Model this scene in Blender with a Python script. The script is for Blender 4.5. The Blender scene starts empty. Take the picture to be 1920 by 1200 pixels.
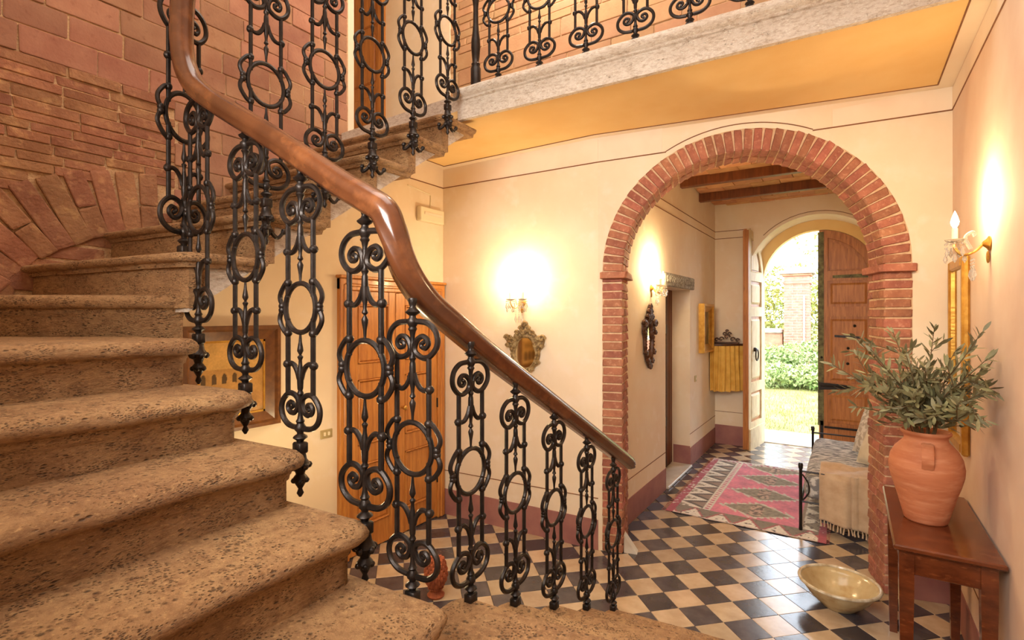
import bpy, bmesh, math, random
from mathutils import Vector, Matrix, noise
random.seed(7)
PI = math.pi
SC = bpy.context.scene
COL = SC.collection

# ------------------------------------------------------------------ camera
YAW = .5847
CAMH = 1.755
FPX = 957.0
cam_d = bpy.data.cameras.new('camera')
cam = bpy.data.objects.new('camera', cam_d)
COL.objects.link(cam)
cam_d.sensor_width = 36.0
cam_d.lens = 36.0 * FPX / 1920.0
cam_d.shift_y = -(600 - 591.4) / 1920.0
cam_d.clip_start = .02
cam.location = (0, 0, CAMH)
cam.rotation_euler = (PI / 2, 0, YAW)
SC.camera = cam

# ------------------------------------------------------------------ world, lights, exposure
SC.view_settings.view_transform = 'Standard'
SC.view_settings.look = 'None'
SC.view_settings.gamma = 1.0
SC.view_settings.use_curve_mapping = False
SC.view_settings.exposure = 0.6

w = bpy.data.worlds.new('daylight')
SC.world = w
w.use_nodes = True
bg = w.node_tree.nodes['Background']
bg.inputs[0].default_value = (.80, .89, 1.0, 1)
bg.inputs[1].default_value = 5.8


def light(name, kind, loc, energy, color, size=None, target=None, size_y=None, spread=None):
    d = bpy.data.lights.new(name, kind)
    d.energy = energy
    d.color = color
    o = bpy.data.objects.new(name, d)
    COL.objects.link(o)
    o.location = loc
    if kind == 'AREA':
        d.size = size
        if size_y:
            d.shape = 'RECTANGLE'
            d.size_y = size_y
        if spread:
            d.spread = spread
    elif kind == 'POINT' and size:
        d.shadow_soft_size = size
    if target is not None:
        v = Vector(target) - Vector(loc)
        o.rotation_euler = v.to_track_quat('-Z', 'Y').to_euler()
    return o


sun = light('sun', 'SUN', (0, 0, 20), 2.0, (1, .93, .8), target=(3.0, 9, 10))
sun.data.angle = .02
# added fills out of view: one above the stairwell, one behind the camera
light('stairwell_fill', 'AREA', (-1.2, 1.3, 5.75), 44, (1, .95, .88), 2.6, (-1.2, 1.3, 0), 2.2)
light('landing_fill', 'AREA', (-.75, -.52, 2.55), 36, (1, .95, .88), 1.4, (-1.2, 3.4, 1.5), 1.4, math.radians(100))
# added point light without a fixture, brightening the wall under the stairs
light('under_stair_fill', 'POINT', (-2.35, 1.75, .95), 9, (1, .76, .42), .10)
light('gallery_light', 'POINT', (-2.0, 3.45, 5.2), 60, (1, .88, .72), .12)  # unseen point light over the gallery, no fixture modelled

# ------------------------------------------------------------------ helpers


def wm(o):
    m = o.matrix_parent_inverse @ o.matrix_basis if o.parent else o.matrix_basis.copy()
    return wm(o.parent) @ m if o.parent else m


def tag(o, label=None, cat=None, group=None, kind=None):
    if label:
        o['label'] = label
    if cat:
        o['category'] = cat
    if group:
        o['group'] = group
    if kind:
        o['kind'] = kind
    return o


def thing(name, loc, label, cat, group=None, kind=None, rz=0):
    o = bpy.data.objects.new(name, None)
    COL.objects.link(o)
    o.empty_display_size = .05
    o.location = loc
    o.rotation_euler = (0, 0, rz)
    return tag(o, label, cat, group, kind)


def link(name, mesh, parent=None, loc=None, rot=None, scale=None, keep=False):
    """one object on shared mesh data; keep=True: mesh is in world coordinates"""
    o = bpy.data.objects.new(name, mesh)
    COL.objects.link(o)
    if parent:
        o.parent = parent
        if keep:
            o.matrix_parent_inverse = wm(parent).inverted()
    if loc is not None:
        o.location = loc
    if rot is not None:
        o.rotation_euler = rot
    if scale is not None:
        o.scale = scale
    return o


class MB:
    def __init__(s):
        s.v = []
        s.f = []
        s.c = None

    def add(s, vs, fs, M=None):
        n = len(s.v)
        for p in vs:
            p = Vector(p)
            if M is not None:
                p = M @ p
            s.v.append(tuple(p))
        s.f += [tuple(i + n for i in f) for f in fs]
        return s

    def box(s, x0, x1, y0, y1, z0, z1, M=None):
        vs = [(x, y, z) for x in (x0, x1) for y in (y0, y1) for z in (z0, z1)]
        fs = [(0, 1, 3, 2), (4, 6, 7, 5), (0, 4, 5, 1), (2, 3, 7, 6), (0, 2, 6, 4), (1, 5, 7, 3)]
        return s.add(vs, fs, M)

    def cbox(s, x0, x1, y0, y1, z0, z1, b=.004, M=None):
        """box with chamfered edges"""
        bm = bmesh.new()
        bmesh.ops.create_cube(bm, size=1)
        for v in bm.verts:
            v.co = Vector(((x0 + x1) / 2 + v.co.x * (x1 - x0), (y0 + y1) / 2 + v.co.y * (y1 - y0), (z0 + z1) / 2 + v.co.z * (z1 - z0)))
        bmesh.ops.bevel(bm, geom=bm.edges[:], offset=b, segments=1, affect='EDGES')
        bm.verts.index_update()
        s.add([v.co for v in bm.verts], [[v.index for v in f.verts] for f in bm.faces], M)
        bm.free()
        return s

    def prism(s, poly, w0, w1, fn):
        """2D polygon swept from w0 to w1; fn(u, v, w) gives the point"""
        n = len(poly)
        vs = [fn(u, v, w0) for u, v in poly] + [fn(u, v, w1) for u, v in poly]
        fs = [tuple(range(n))[::-1], tuple(range(n, 2 * n))]
        fs += [(i, (i + 1) % n, n + (i + 1) % n, n + i) for i in range(n)]
        return s.add(vs, fs)

    def tube(s, pts, r, seg=8, closed=False, M=None, flat=1.0):
        pts = [Vector(p) for p in pts]
        n = len(pts)
        rr = r if isinstance(r, (list, tuple)) else [r] * n
        vs = []
        prev = None
        for i, p in enumerate(pts):
            a = pts[i - 1] if (i > 0 or closed) else pts[0]
            b = pts[(i + 1) % n] if (i < n - 1 or closed) else pts[-1]
            t = (b - a).normalized()
            if prev is None:
                up = Vector((0, 1, 0)) if abs(t.y) < .9 else Vector((0, 0, 1))
            else:
                up = prev
            sd = t.cross(up)
            if sd.length < 1e-6:
                sd = t.cross(Vector((1, 0, 0)))
            sd.normalize()
            nn = sd.cross(t).normalized()
            prev = nn
            for k in range(seg):
                q = 2 * PI * k / seg
                vs.append(p + (sd * math.cos(q) + nn * math.sin(q) * flat) * rr[i])
        fs = []
        m = n if closed else n - 1
        for i in range(m):
            for k in range(seg):
                a = i * seg + k
                b = i * seg + (k + 1) % seg
                c = ((i + 1) % n) * seg + (k + 1) % seg
                d = ((i + 1) % n) * seg + k
                fs.append((a, b, c, d))
        if not closed:
            fs.append(tuple(range(seg))[::-1])
            fs.append(tuple(range((n - 1) * seg, n * seg)))
        return s.add(vs, fs, M)

    def lathe(s, prof, seg=16, c=(0, 0, 0), M=None):
        vs = []
        for r, z in prof:
            for k in range(seg):
                q = 2 * PI * k / seg
                vs.append((c[0] + max(r, 1e-4) * math.cos(q), c[1] + max(r, 1e-4) * math.sin(q), c[2] + z))
        fs = []
        for i in range(len(prof) - 1):
            for k in range(seg):
                fs.append((i * seg + k, i * seg + (k + 1) % seg, (i + 1) * seg + (k + 1) % seg, (i + 1) * seg + k))
        fs.append(tuple(range(seg))[::-1])
        fs.append(tuple(range((len(prof) - 1) * seg, len(prof) * seg)))
        return s.add(vs, fs, M)

    def ball(s, c, r, seg=8, rings=6, sc=(1, 1, 1), M=None):
        vs = []
        for i in range(rings + 1):
            t = PI * i / rings
            for k in range(seg):
                q = 2 * PI * k / seg
                rad = max(math.sin(t), .02)
                vs.append((c[0] + r * rad * math.cos(q) * sc[0], c[1] + r * rad * math.sin(q) * sc[1], c[2] + r * math.cos(t) * sc[2]))
        fs = []
        for i in range(rings):
            for k in range(seg):
                fs.append((i * seg + k, (i + 1) * seg + k, (i + 1) * seg + (k + 1) % seg, i * seg + (k + 1) % seg))
        fs.append(tuple(range(seg))[::-1])
        fs.append(tuple(range(rings * seg, (rings + 1) * seg)))
        return s.add(vs, fs, M)

    def grid(s, nu, nv, fn, closed=False):
        vs = [fn(i / nu, j / nv) for i in range(nu + 1) for j in range(nv + 1)]
        fs = [(i * (nv + 1) + j, (i + 1) * (nv + 1) + j, (i + 1) * (nv + 1) + j + 1, i * (nv + 1) + j + 1) for i in range(nu) for j in range(nv)]
        return s.add(vs, fs)

    def mesh(s, name, mat, smooth=True, ang=38, recalc=True):
        me = bpy.data.meshes.new(name)
        me.from_pydata(s.v, [], s.f)
        bm = bmesh.new()
        bm.from_mesh(me)
        if recalc:
            bmesh.ops.recalc_face_normals(bm, faces=bm.faces)
        if smooth:
            lim = math.radians(ang)
            for f in bm.faces:
                f.smooth = True
            for e in bm.edges:
                if len(e.link_faces) == 2:
                    try:
                        e.smooth = e.calc_face_angle() < lim
                    except ValueError:
                        e.smooth = False
        bm.to_mesh(me)
        bm.free()
        me.materials.append(mat)
        return me

    def build(s, name, mat, parent=None, smooth=True, ang=38, recalc=True):
        return link(name, s.mesh(name, mat, smooth, ang, recalc), parent, keep=True)


def catmull(P, n=8, closed=False):
    P = [Vector(p) for p in P]
    out = []
    m = len(P)
    for i in range(m if closed else m - 1):
        if closed:
            a, b, c, d = P[(i - 1) % m], P[i], P[(i + 1) % m], P[(i + 2) % m]
        else:
            a, b, c, d = P[max(i - 1, 0)], P[i], P[i + 1], P[min(i + 2, m - 1)]
        for k in range(n):
            t = k / n
            out.append(.5 * ((2 * b) + (c - a) * t + (2 * a - 5 * b + 4 * c - d) * t * t + (3 * b - a - 3 * c + d) * t ** 3))
    if not closed:
        out.append(P[-1])
    return out


# ------------------------------------------------------------------ materials
def srgb(r, g, b):
    def f(c):
        c /= 255
        return c / 12.92 if c <= .04045 else ((c + .055) / 1.055) ** 2.4
    return (f(r), f(g), f(b), 1)


def new_mat(name):
    m = bpy.data.materials.new(name)
    m.use_nodes = True
    nt = m.node_tree
    b = nt.nodes['Principled BSDF']
    return m, nt, b


def pos_node(nt, scale=(1, 1, 1)):
    g = nt.nodes.new('ShaderNodeNewGeometry')
    mp = nt.nodes.new('ShaderNodeMapping')
    mp.inputs['Scale'].default_value = scale
    nt.links.new(g.outputs['Position'], mp.inputs['Vector'])
    return mp.outputs['Vector']


def mixc(nt, fac, a, b):
    m = nt.nodes.new('ShaderNodeMix')
    m.data_type = 'RGBA'
    for i, x in ((0, fac), (6, a), (7, b)):
        if hasattr(x, 'is_linked'):
            nt.links.new(x, m.inputs[i])
        else:
            m.inputs[i].default_value = x
    return m.outputs[2]


def noise_n(nt, vec, scale, detail=4, rough=.55):
    n = nt.nodes.new('ShaderNodeTexNoise')
    n.inputs['Scale'].default_value = scale
    n.inputs['Detail'].default_value = detail
    n.inputs['Roughness'].default_value = rough
    nt.links.new(vec, n.inputs['Vector'])
    return n.outputs['Fac']


def ramp(nt, fac, lo, hi):
    r = nt.nodes.new('ShaderNodeMapRange')
    r.inputs[1].default_value = lo
    r.inputs[2].default_value = hi
    nt.links.new(fac, r.inputs[0])
    return r.outputs[0]


def surf(name, c1, c2=None, scale=6, stretch=(1, 1, 1), rough=.6, bump=0, bscale=60, bdist=.01, rnd=0, hue=0, metal=0, spec=.5, lo=.35, hi=.65, coat=0, c3=None, s3=30, l3=.55, h3=.75, sheen=0):
    m, nt, b = new_mat(name)
    vec = pos_node(nt, stretch)
    col = None
    if c2:
        col = mixc(nt, ramp(nt, noise_n(nt, vec, scale), lo, hi), c1, c2)
        if c3:
            col = mixc(nt, ramp(nt, noise_n(nt, vec, s3, 5), l3, h3), col, c3)
    if rnd or hue:
        oi = nt.nodes.new('ShaderNodeObjectInfo')
        hs = nt.nodes.new('ShaderNodeHueSaturation')
        if col is not None:
            nt.links.new(col, hs.inputs['Color'])
        else:
            hs.inputs['Color'].default_value = c1
        mr = nt.nodes.new('ShaderNodeMapRange')
        mr.inputs[3].default_value = 1 - rnd
        mr.inputs[4].default_value = 1 + rnd
        nt.links.new(oi.outputs['Random'], mr.inputs[0])
        nt.links.new(mr.outputs[0], hs.inputs['Value'])
        if hue:
            ml = nt.nodes.new('ShaderNodeMath')
            ml.operation = 'MULTIPLY'
            ml.inputs[1].default_value = 7.31
            fr = nt.nodes.new('ShaderNodeMath')
            fr.operation = 'FRACT'
            nt.links.new(oi.outputs['Random'], ml.inputs[0])
            nt.links.new(ml.outputs[0], fr.inputs[0])
            m2 = nt.nodes.new('ShaderNodeMapRange')
            m2.inputs[3].default_value = .5 - hue
            m2.inputs[4].default_value = .5 + hue
            nt.links.new(fr.outputs[0], m2.inputs[0])
            nt.links.new(m2.outputs[0], hs.inputs['Hue'])
        col = hs.outputs['Color']
    if col is not None:
        nt.links.new(col, b.inputs['Base Color'])
    else:
        b.inputs['Base Color'].default_value = c1
    b.inputs['Roughness'].default_value = rough
    b.inputs['Metallic'].default_value = metal
    b.inputs['Specular IOR Level'].default_value = spec
    b.inputs['Coat Weight'].default_value = coat
    b.inputs['Coat Roughness'].default_value = .12
    b.inputs['Sheen Weight'].default_value = sheen
    if bump:
        bp = nt.nodes.new('ShaderNodeBump')
        bp.inputs['Strength'].default_value = bump
        bp.inputs['Distance'].default_value = bdist
        nt.links.new(noise_n(nt, vec, bscale, 5), bp.inputs['Height'])
        nt.links.new(bp.outputs['Normal'], b.inputs['Normal'])
    return m


def travertine(name, ca, cb, cpit, pits=.62):
    m, nt, b = new_mat(name)
    v = pos_node(nt)
    vs = pos_node(nt, (1.0, 1.0, 2.4))
    col = mixc(nt, ramp(nt, noise_n(nt, v, 3.0, 5), .32, .68), ca, cb)
    col = mixc(nt, ramp(nt, noise_n(nt, vs, 30, 8, .75), .46, .66), col, (cb[0] * .70, cb[1] * .63, cb[2] * .56, 1))
    col = mixc(nt, ramp(nt, noise_n(nt, vs, 70, 6, .7), .54, .70), col, (min(1, ca[0] * 1.22), min(1, ca[1] * 1.24), min(1, ca[2] * 1.25), 1))
    def pit(sc, seed, lo, thr):
        vo = nt.nodes.new('ShaderNodeTexVoronoi')
        vo.inputs['Scale'].default_value = sc
        nt.links.new(vs, vo.inputs['Vector'])
        mr = ramp(nt, vo.outputs['Distance'], lo, lo * .45)
        msk = ramp(nt, noise_n(nt, vs, seed, 6, .75), thr - .05, thr + .02)
        pm = nt.nodes.new('ShaderNodeMath')
        pm.operation = 'MULTIPLY'
        nt.links.new(mr, pm.inputs[0])
        nt.links.new(msk, pm.inputs[1])
        return pm.outputs[0]
    p1, p2 = pit(48, 11, .36, pits), pit(110, 9, .40, pits - .03)
    mx = nt.nodes.new('ShaderNodeMath')
    mx.operation = 'MAXIMUM'
    nt.links.new(p1, mx.inputs[0])
    nt.links.new(p2, mx.inputs[1])
    ms = nt.nodes.new('ShaderNodeMath')
    ms.operation = 'MULTIPLY'
    ms.inputs[1].default_value = .72
    nt.links.new(mx.outputs[0], ms.inputs[0])
    col = mixc(nt, ms.outputs[0], col, cpit)
    nt.links.new(col, b.inputs['Base Color'])
    b.inputs['Roughness'].default_value = .6
    hm = nt.nodes.new('ShaderNodeMath')
    hm.operation = 'SUBTRACT'
    nt.links.new(noise_n(nt, vs, 55, 8, .72), hm.inputs[0])
    nt.links.new(mx.outputs[0], hm.inputs[1])
    bp = nt.nodes.new('ShaderNodeBump')
    bp.inputs['Strength'].default_value = .85
    bp.inputs['Distance'].default_value = .014
    nt.links.new(hm.outputs[0], bp.inputs['Height'])
    nt.links.new(bp.outputs['Normal'], b.inputs['Normal'])
    return m


def emit(name, c, s):
    m, nt, b = new_mat(name)
    b.inputs['Base Color'].default_value = c
    b.inputs['Emission Color'].default_value = c
    b.inputs['Emission Strength'].default_value = s
    return m


def vcol(name, rough=.8, bump=.3, bscale=300, bdist=.003, spec=.3, sheen=0):
    m, nt, b = new_mat(name)
    a = nt.nodes.new('ShaderNodeAttribute')
    a.attribute_name = 'Col'
    n = noise_n(nt, pos_node(nt), 90, 3)
    hs = nt.nodes.new('ShaderNodeHueSaturation')
    mr = nt.nodes.new('ShaderNodeMapRange')
    mr.inputs[3].default_value = .75
    mr.inputs[4].default_value = 1.25
    nt.links.new(n, mr.inputs[0])
    nt.links.new(mr.outputs[0], hs.inputs['Value'])
    nt.links.new(a.outputs['Color'], hs.inputs['Color'])
    nt.links.new(hs.outputs['Color'], b.inputs['Base Color'])
    b.inputs['Roughness'].default_value = rough
    b.inputs['Specular IOR Level'].default_value = spec
    b.inputs['Sheen Weight'].default_value = sheen
    bp = nt.nodes.new('ShaderNodeBump')
    bp.inputs['Strength'].default_value = bump
    bp.inputs['Distance'].default_value = bdist
    nt.links.new(noise_n(nt, pos_node(nt), bscale, 2), bp.inputs['Height'])
    nt.links.new(bp.outputs['Normal'], b.inputs['Normal'])
    return m


def paint_mesh(o, fn):
    """per-vertex colours from a function of the vertex index"""
    me = o.data
    a = me.color_attributes.new('Col', 'FLOAT_COLOR', 'POINT')
    for i in range(len(me.vertices)):
        a.data[i].color = fn(i)


PLASTER = surf('cream_plaster', srgb(238, 222, 196), srgb(232, 211, 182), 2.2, rough=.85, bump=.18, bscale=22, bdist=.006, c3=srgb(240, 224, 204), s3=7)
OCHRE = surf('ochre_plaster', srgb(240, 206, 144), srgb(234, 194, 128), 2.0, rough=.85, bump=.15, bscale=20, bdist=.006)
BAND = surf('pale_band_plaster', srgb(240, 224, 202), srgb(235, 214, 190), 3, rough=.85)
PINK = surf('pink_plaster', srgb(230, 206, 186), srgb(222, 192, 170), 2.5, rough=.85, bump=.15, bscale=25, bdist=.006)
LINE = surf('brown_line_paint', srgb(140, 92, 58), srgb(120, 78, 50), 20, rough=.8)
BASE = surf('mauve_base_paint', srgb(168, 116, 106), srgb(150, 98, 94), 5, rough=.6, bump=.15, bscale=40, bdist=.004)
STONE = travertine('travertine_step', srgb(194, 154, 106), srgb(166, 124, 84), srgb(58, 37, 21), .555)
STONEL = travertine('pale_travertine', srgb(240, 230, 216), srgb(226, 210, 192), srgb(150, 124, 100), .66)
BRICK = surf('stair_brick', srgb(172, 124, 92), srgb(148, 100, 72), 7, rough=.85, bump=.6, bscale=45, bdist=.012, rnd=.16, hue=.010, c3=srgb(196, 152, 108), s3=18)
BLOCK = surf('stair_block', srgb(178, 134, 106), srgb(158, 110, 86), 4, rough=.85, bump=.4, bscale=60, bdist=.006, rnd=.14, hue=.010, c3=srgb(136, 86, 62), s3=26, l3=.6, h3=.85)
BLOCKU = surf('gallery_block', srgb(196, 156, 118), srgb(182, 138, 102), 4, rough=.85, bump=.4, bscale=60, bdist=.006, rnd=.13, hue=.010)
MORTAR = surf('lime_mortar', srgb(216, 184, 144), srgb(196, 158, 118), 30, rough=.95, bump=.8, bscale=90, bdist=.01)
ARCHB = surf('arch_brick', srgb(172, 112, 86), srgb(150, 92, 72), 14, rough=.85, bump=.6, bscale=80, bdist=.008, rnd=.2, hue=.010, c3=srgb(196, 144, 116), s3=40)
ARCHM = surf('arch_mortar', srgb(222, 194, 158), srgb(204, 168, 130), 30, rough=.95, bump=.7, bscale=90, bdist=.008)
TILE_D = surf('dark_cement_tile', srgb(62, 58, 64), srgb(84, 78, 82), 9, rough=.2, bump=.2, bscale=30, bdist=.002, rnd=.22, hue=.01, spec=.9)
TILE_L = surf('tan_cement_tile', srgb(200, 178, 148), srgb(182, 158, 128), 9, rough=.22, bump=.2, bscale=30, bdist=.002, rnd=.14, hue=.006, spec=.9)
GROUT = surf('floor_grout', srgb(150, 128, 104), srgb(110, 92, 76), 30, rough=.9)
IRON = surf('cast_iron', srgb(50, 42, 38), srgb(32, 27, 25), 30, rough=.38, bump=.4, bscale=140, bdist=.002, metal=.55, spec=.6)
RAILW = surf('mahogany_rail', srgb(100, 57, 32), srgb(72, 38, 21), 5, (1, 1, 1), rough=.25, coat=.6, c3=srgb(124, 75, 42), s3=14, l3=.5, h3=.8)
PINE = surf('orange_pine', srgb(204, 138, 66), srgb(176, 110, 50), 6, (6, 6, .5), rough=.42, coat=.15, bump=.1, bscale=30, c3=srgb(142, 82, 34), s3=16, l3=.58, h3=.8)
PINE_F = surf('front_door_wood', srgb(196, 130, 70), srgb(166, 102, 52), 6, (6, 6, .5), rough=.45, bump=.15, bscale=30, c3=srgb(116, 64, 30), s3=14, l3=.56, h3=.8)
CREAMD = surf('weathered_cream_wood', srgb(232, 214, 172), srgb(212, 190, 148), 8, (3, 3, 1), rough=.6, bump=.2, bscale=50, c3=srgb(176, 148, 108), s3=22, l3=.6, h3=.85)
BROWNW = surf('brown_wood', srgb(122, 68, 34), srgb(92, 48, 24), 6, (5, 5, .6), rough=.45)
TABLEW = surf('table_walnut', srgb(112, 56, 28), srgb(82, 38, 19), 5, (2, 5, 5), rough=.22, coat=.4, c3=srgb(140, 80, 44), s3=12, l3=.58, h3=.8)
FRAMEW = surf('frame_wood', srgb(122, 76, 34), srgb(96, 56, 24), 8, (3, 3, 3), rough=.4, coat=.2)
GILT = surf('gilt', srgb(206, 160, 72), srgb(180, 130, 50), 20, rough=.35, metal=.6, bump=.2, bscale=60)
GILTD = surf('worn_gilt', srgb(184, 160, 112), srgb(110, 84, 50), 40, rough=.5, metal=.25, bump=.6, bscale=120, bdist=.004)
CARVED = surf('dark_carved_wood', srgb(92, 56, 32), srgb(60, 34, 20), 30, rough=.4, metal=.1, bump=.6, bscale=120, bdist=.004)
MIRROR, _nt, _b = new_mat('mirror_glass')
_b.inputs['Metallic'].default_value = 1
_b.inputs['Roughness'].default_value = .06
_b.inputs['Base Color'].default_value = (.82, .76, .62, 1)
CRYSTAL, _nt, _b = new_mat('crystal')
_b.inputs['Base Color'].default_value = (1, .96, .86, 1)
_b.inputs['Roughness'].default_value = .05
_b.inputs['Transmission Weight'].default_value = .75
_b.inputs['IOR'].default_value = 1.5
BRASS = surf('brass', srgb(214, 170, 90), srgb(186, 140, 62), 25, rough=.3, metal=.8)
BULB = emit('bulb_glow', (1, .78, .42, 1), 28)
CANDLE = surf('candle_sleeve', srgb(244, 232, 206), rough=.5)
TERRA = surf('terracotta', srgb(200, 128, 88), srgb(186, 110, 72), 5, (1, 1, 5), rough=.75, bump=.25, bscale=25, bdist=.004, c3=srgb(214, 150, 112), s3=9, l3=.5, h3=.8)
TERRAD = surf('dark_terracotta', srgb(176, 96, 58), srgb(140, 70, 42), 20, rough=.8, bump=.4, bscale=50)
LEAF = surf('olive_leaf', srgb(140, 136, 98), srgb(108, 104, 70), 20, rough=.55, rnd=.35, hue=.015)
STEM = surf('olive_stem', srgb(122, 100, 66), srgb(96, 76, 48), 20, rough=.8)
CERAM = surf('glazed_bowl', srgb(206, 188, 146), srgb(186, 160, 112), 7, rough=.22, coat=.4, c3=srgb(168, 132, 84), s3=16, l3=.55, h3=.8)
CERAMR = surf('bowl_rim_glaze', srgb(222, 214, 190), srgb(180, 160, 126), 18, rough=.2, coat=.4)
THROW = surf('throw_cotton', srgb(206, 180, 148), srgb(188, 158, 126), 12, rough=.95, bump=.6, bscale=220, bdist=.003, sheen=.3)
PILLOW = surf('cream_pillow', srgb(226, 214, 190), srgb(212, 198, 170), 12, rough=.95, bump=.3, bscale=160, bdist=.003)
PILLOWG = surf('patterned_pillow', srgb(226, 218, 206), srgb(186, 174, 158), 26, rough=.95, bump=.3, bscale=160, bdist=.003, lo=.46, hi=.54)
COVER = surf('ikat_cover', srgb(206, 202, 196), srgb(128, 126, 126), 13, (1, 2.6, 1), rough=.9, lo=.46, hi=.54, bump=.3, bscale=160, bdist=.003)
CURT = surf('yellow_curtain', srgb(222, 178, 86), srgb(204, 156, 66), 10, rough=.9, bump=.3, bscale=160, bdist=.003)
GREYST = surf('carved_grey_stone', srgb(186, 178, 162), srgb(128, 118, 104), 42, rough=.9, bump=1, bscale=60, bdist=.02)
MARBLE = surf('white_marble', srgb(228, 222, 210), srgb(206, 196, 180), 6, rough=.35)
SWITCH = surf('brass_switch_plate', srgb(196, 178, 130), srgb(180, 160, 112), 10, rough=.4, metal=.3)
WHITEP = surf('cream_plastic', srgb(236, 222, 190), rough=.5)
GREENIRON = surf('verdigris_iron', srgb(130, 126, 84), srgb(84, 78, 54), 18, rough=.6, metal=.4, bump=.4, bscale=80)
RUGM = vcol('rug_wool', .95, .7, 260, .006, .2, .3)
CANVAS = vcol('painted_canvas', .5, .2, 200, .001)
GRASS = surf('grass', srgb(110, 124, 52), srgb(146, 140, 74), 3, rough=.9, rnd=.2)
SOIL = surf('lawn_ground', srgb(116, 116, 62), srgb(152, 140, 90), 2, rough=1, bump=.6, bscale=30, bdist=.03)
HEDGE = surf('hedge_leaf', srgb(124, 140, 60), srgb(184, 172, 96), 2.2, rough=.7)
HEDGE2 = surf('ground_cover_leaf', srgb(110, 136, 66), srgb(174, 184, 126), 3, rough=.7)
BARK = surf('bark', srgb(120, 98, 74), srgb(90, 70, 52), 12, rough=.95)
PILB = surf('gate_brick', srgb(182, 130, 108), srgb(162, 108, 88), 9, rough=.9, rnd=.18, hue=.015)
GREYS = surf('grey_cap_stone', srgb(176, 170, 160), srgb(150, 142, 130), 9, rough=.9)
PAVE = surf('threshold_paving', srgb(200, 192, 178), srgb(176, 166, 150), 6, rough=.7)

# ------------------------------------------------------------------ shared small meshes


def brick_mesh(name, mat, jag=.03, b=.08, seed=1):
    """unit block, chamfered, corners knocked about"""
    r = random.Random(seed)
    bm = bmesh.new()
    bmesh.ops.create_cube(bm, size=1)
    for v in bm.verts:
        v.co += Vector((r.uniform(-jag, jag), r.uniform(-jag, jag), r.uniform(-jag, jag)))
    bmesh.ops.bevel(bm, geom=bm.edges[:], offset=b, segments=1, affect='EDGES')
    me = bpy.data.meshes.new(name)
    bm.to_mesh(me)
    bm.free()
    for p in me.polygons:
        p.use_smooth = False
    me.materials.append(mat)
    return me


# ================================================================== STRUCTURE
def P2(px):
    return px


# ---------- floor: cement tiles laid on the diagonal
TS = .18
OX, OY = -1.2395, 3.996
floor = MB().box(-3.2, 1.2, -.8, 8.0, -.10, -.006).build('floor', GROUT)
tag(floor, 'hall floor of dark and tan cement tiles laid on the diagonal', 'floor', kind='structure')


def tile_me(name, mat):
    h = TS / 2 - .0012
    return MB().cbox(-h, h, -h, h, -.012, 0, .0014).mesh(name, mat, smooth=False)


tD, tL = tile_me('tile_dark', TILE_D), tile_me('tile_light', TILE_L)
cw, sw = math.cos(YAW), math.sin(YAW)
tiles = []
q = TS / math.sqrt(2)
for i in range(-40, 40):
    for j in range(-40, 40):
        x = OX + q * (i + j + 1)
        y = OY + q * (-i + j)
        ok = (-3.08 < x < .56 and 1.0 < y < 3.65 + .18 * (x + 3) * .9) or (-1.62 < x < .62 and 3.4 < y < 7.98)
        if x > -1.0 and y < 2.4:
            ok = False
        if not ok:
            continue
        f = -sw * x + cw * y
        if f < .5:
            continue
        r_ = cw * x + sw * y
        px = 960 + FPX * r_ / f
        py = 591.4 + FPX * CAMH / f
        vis = -60 < px < 1990 and py < 1260
        tiles.append(((1.0 / f ** 3 if vis else 0), x, y, (i + j) % 2))
tiles.sort(reverse=True)
TROT = (0, 0, -PI / 4)
for a, x, y, d in tiles[:300]:
    link('tile', tD if d else tL, floor, (x, y, random.uniform(-.0012, .0004)), TROT)
for d, mat in ((0, TILE_L), (1, TILE_D)):
    mb = MB()
    h = (TS / 2 - .0012)
    for a, x, y, dd in tiles[300:]:
        if dd == d:
            mb.cbox(-h, h, -h, h, -.012, 0, .0014, Matrix.Translation((x, y, 0)) @ Matrix.Rotation(-PI / 4, 4, 'Z'))
    o = mb.build('far_tiles', mat, floor, smooth=False)
    o['kind'] = 'stuff'

# ---------- front wall with the brick arch (left stretch straight, arch stretch slightly turned)
A0 = Vector((-1.57, 3.54, 0))
A1 = Vector((.52, 4.057, 0))
AD = (A1 - A0).normalized()
AN = Vector((AD.y, -AD.x, 0))      # towards the room
AL = (A1 - A0).length


def apt(s, z, out=0.0):
    p = A0 + AD * s + AN * out
    return (p.x, p.y, z)


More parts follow.
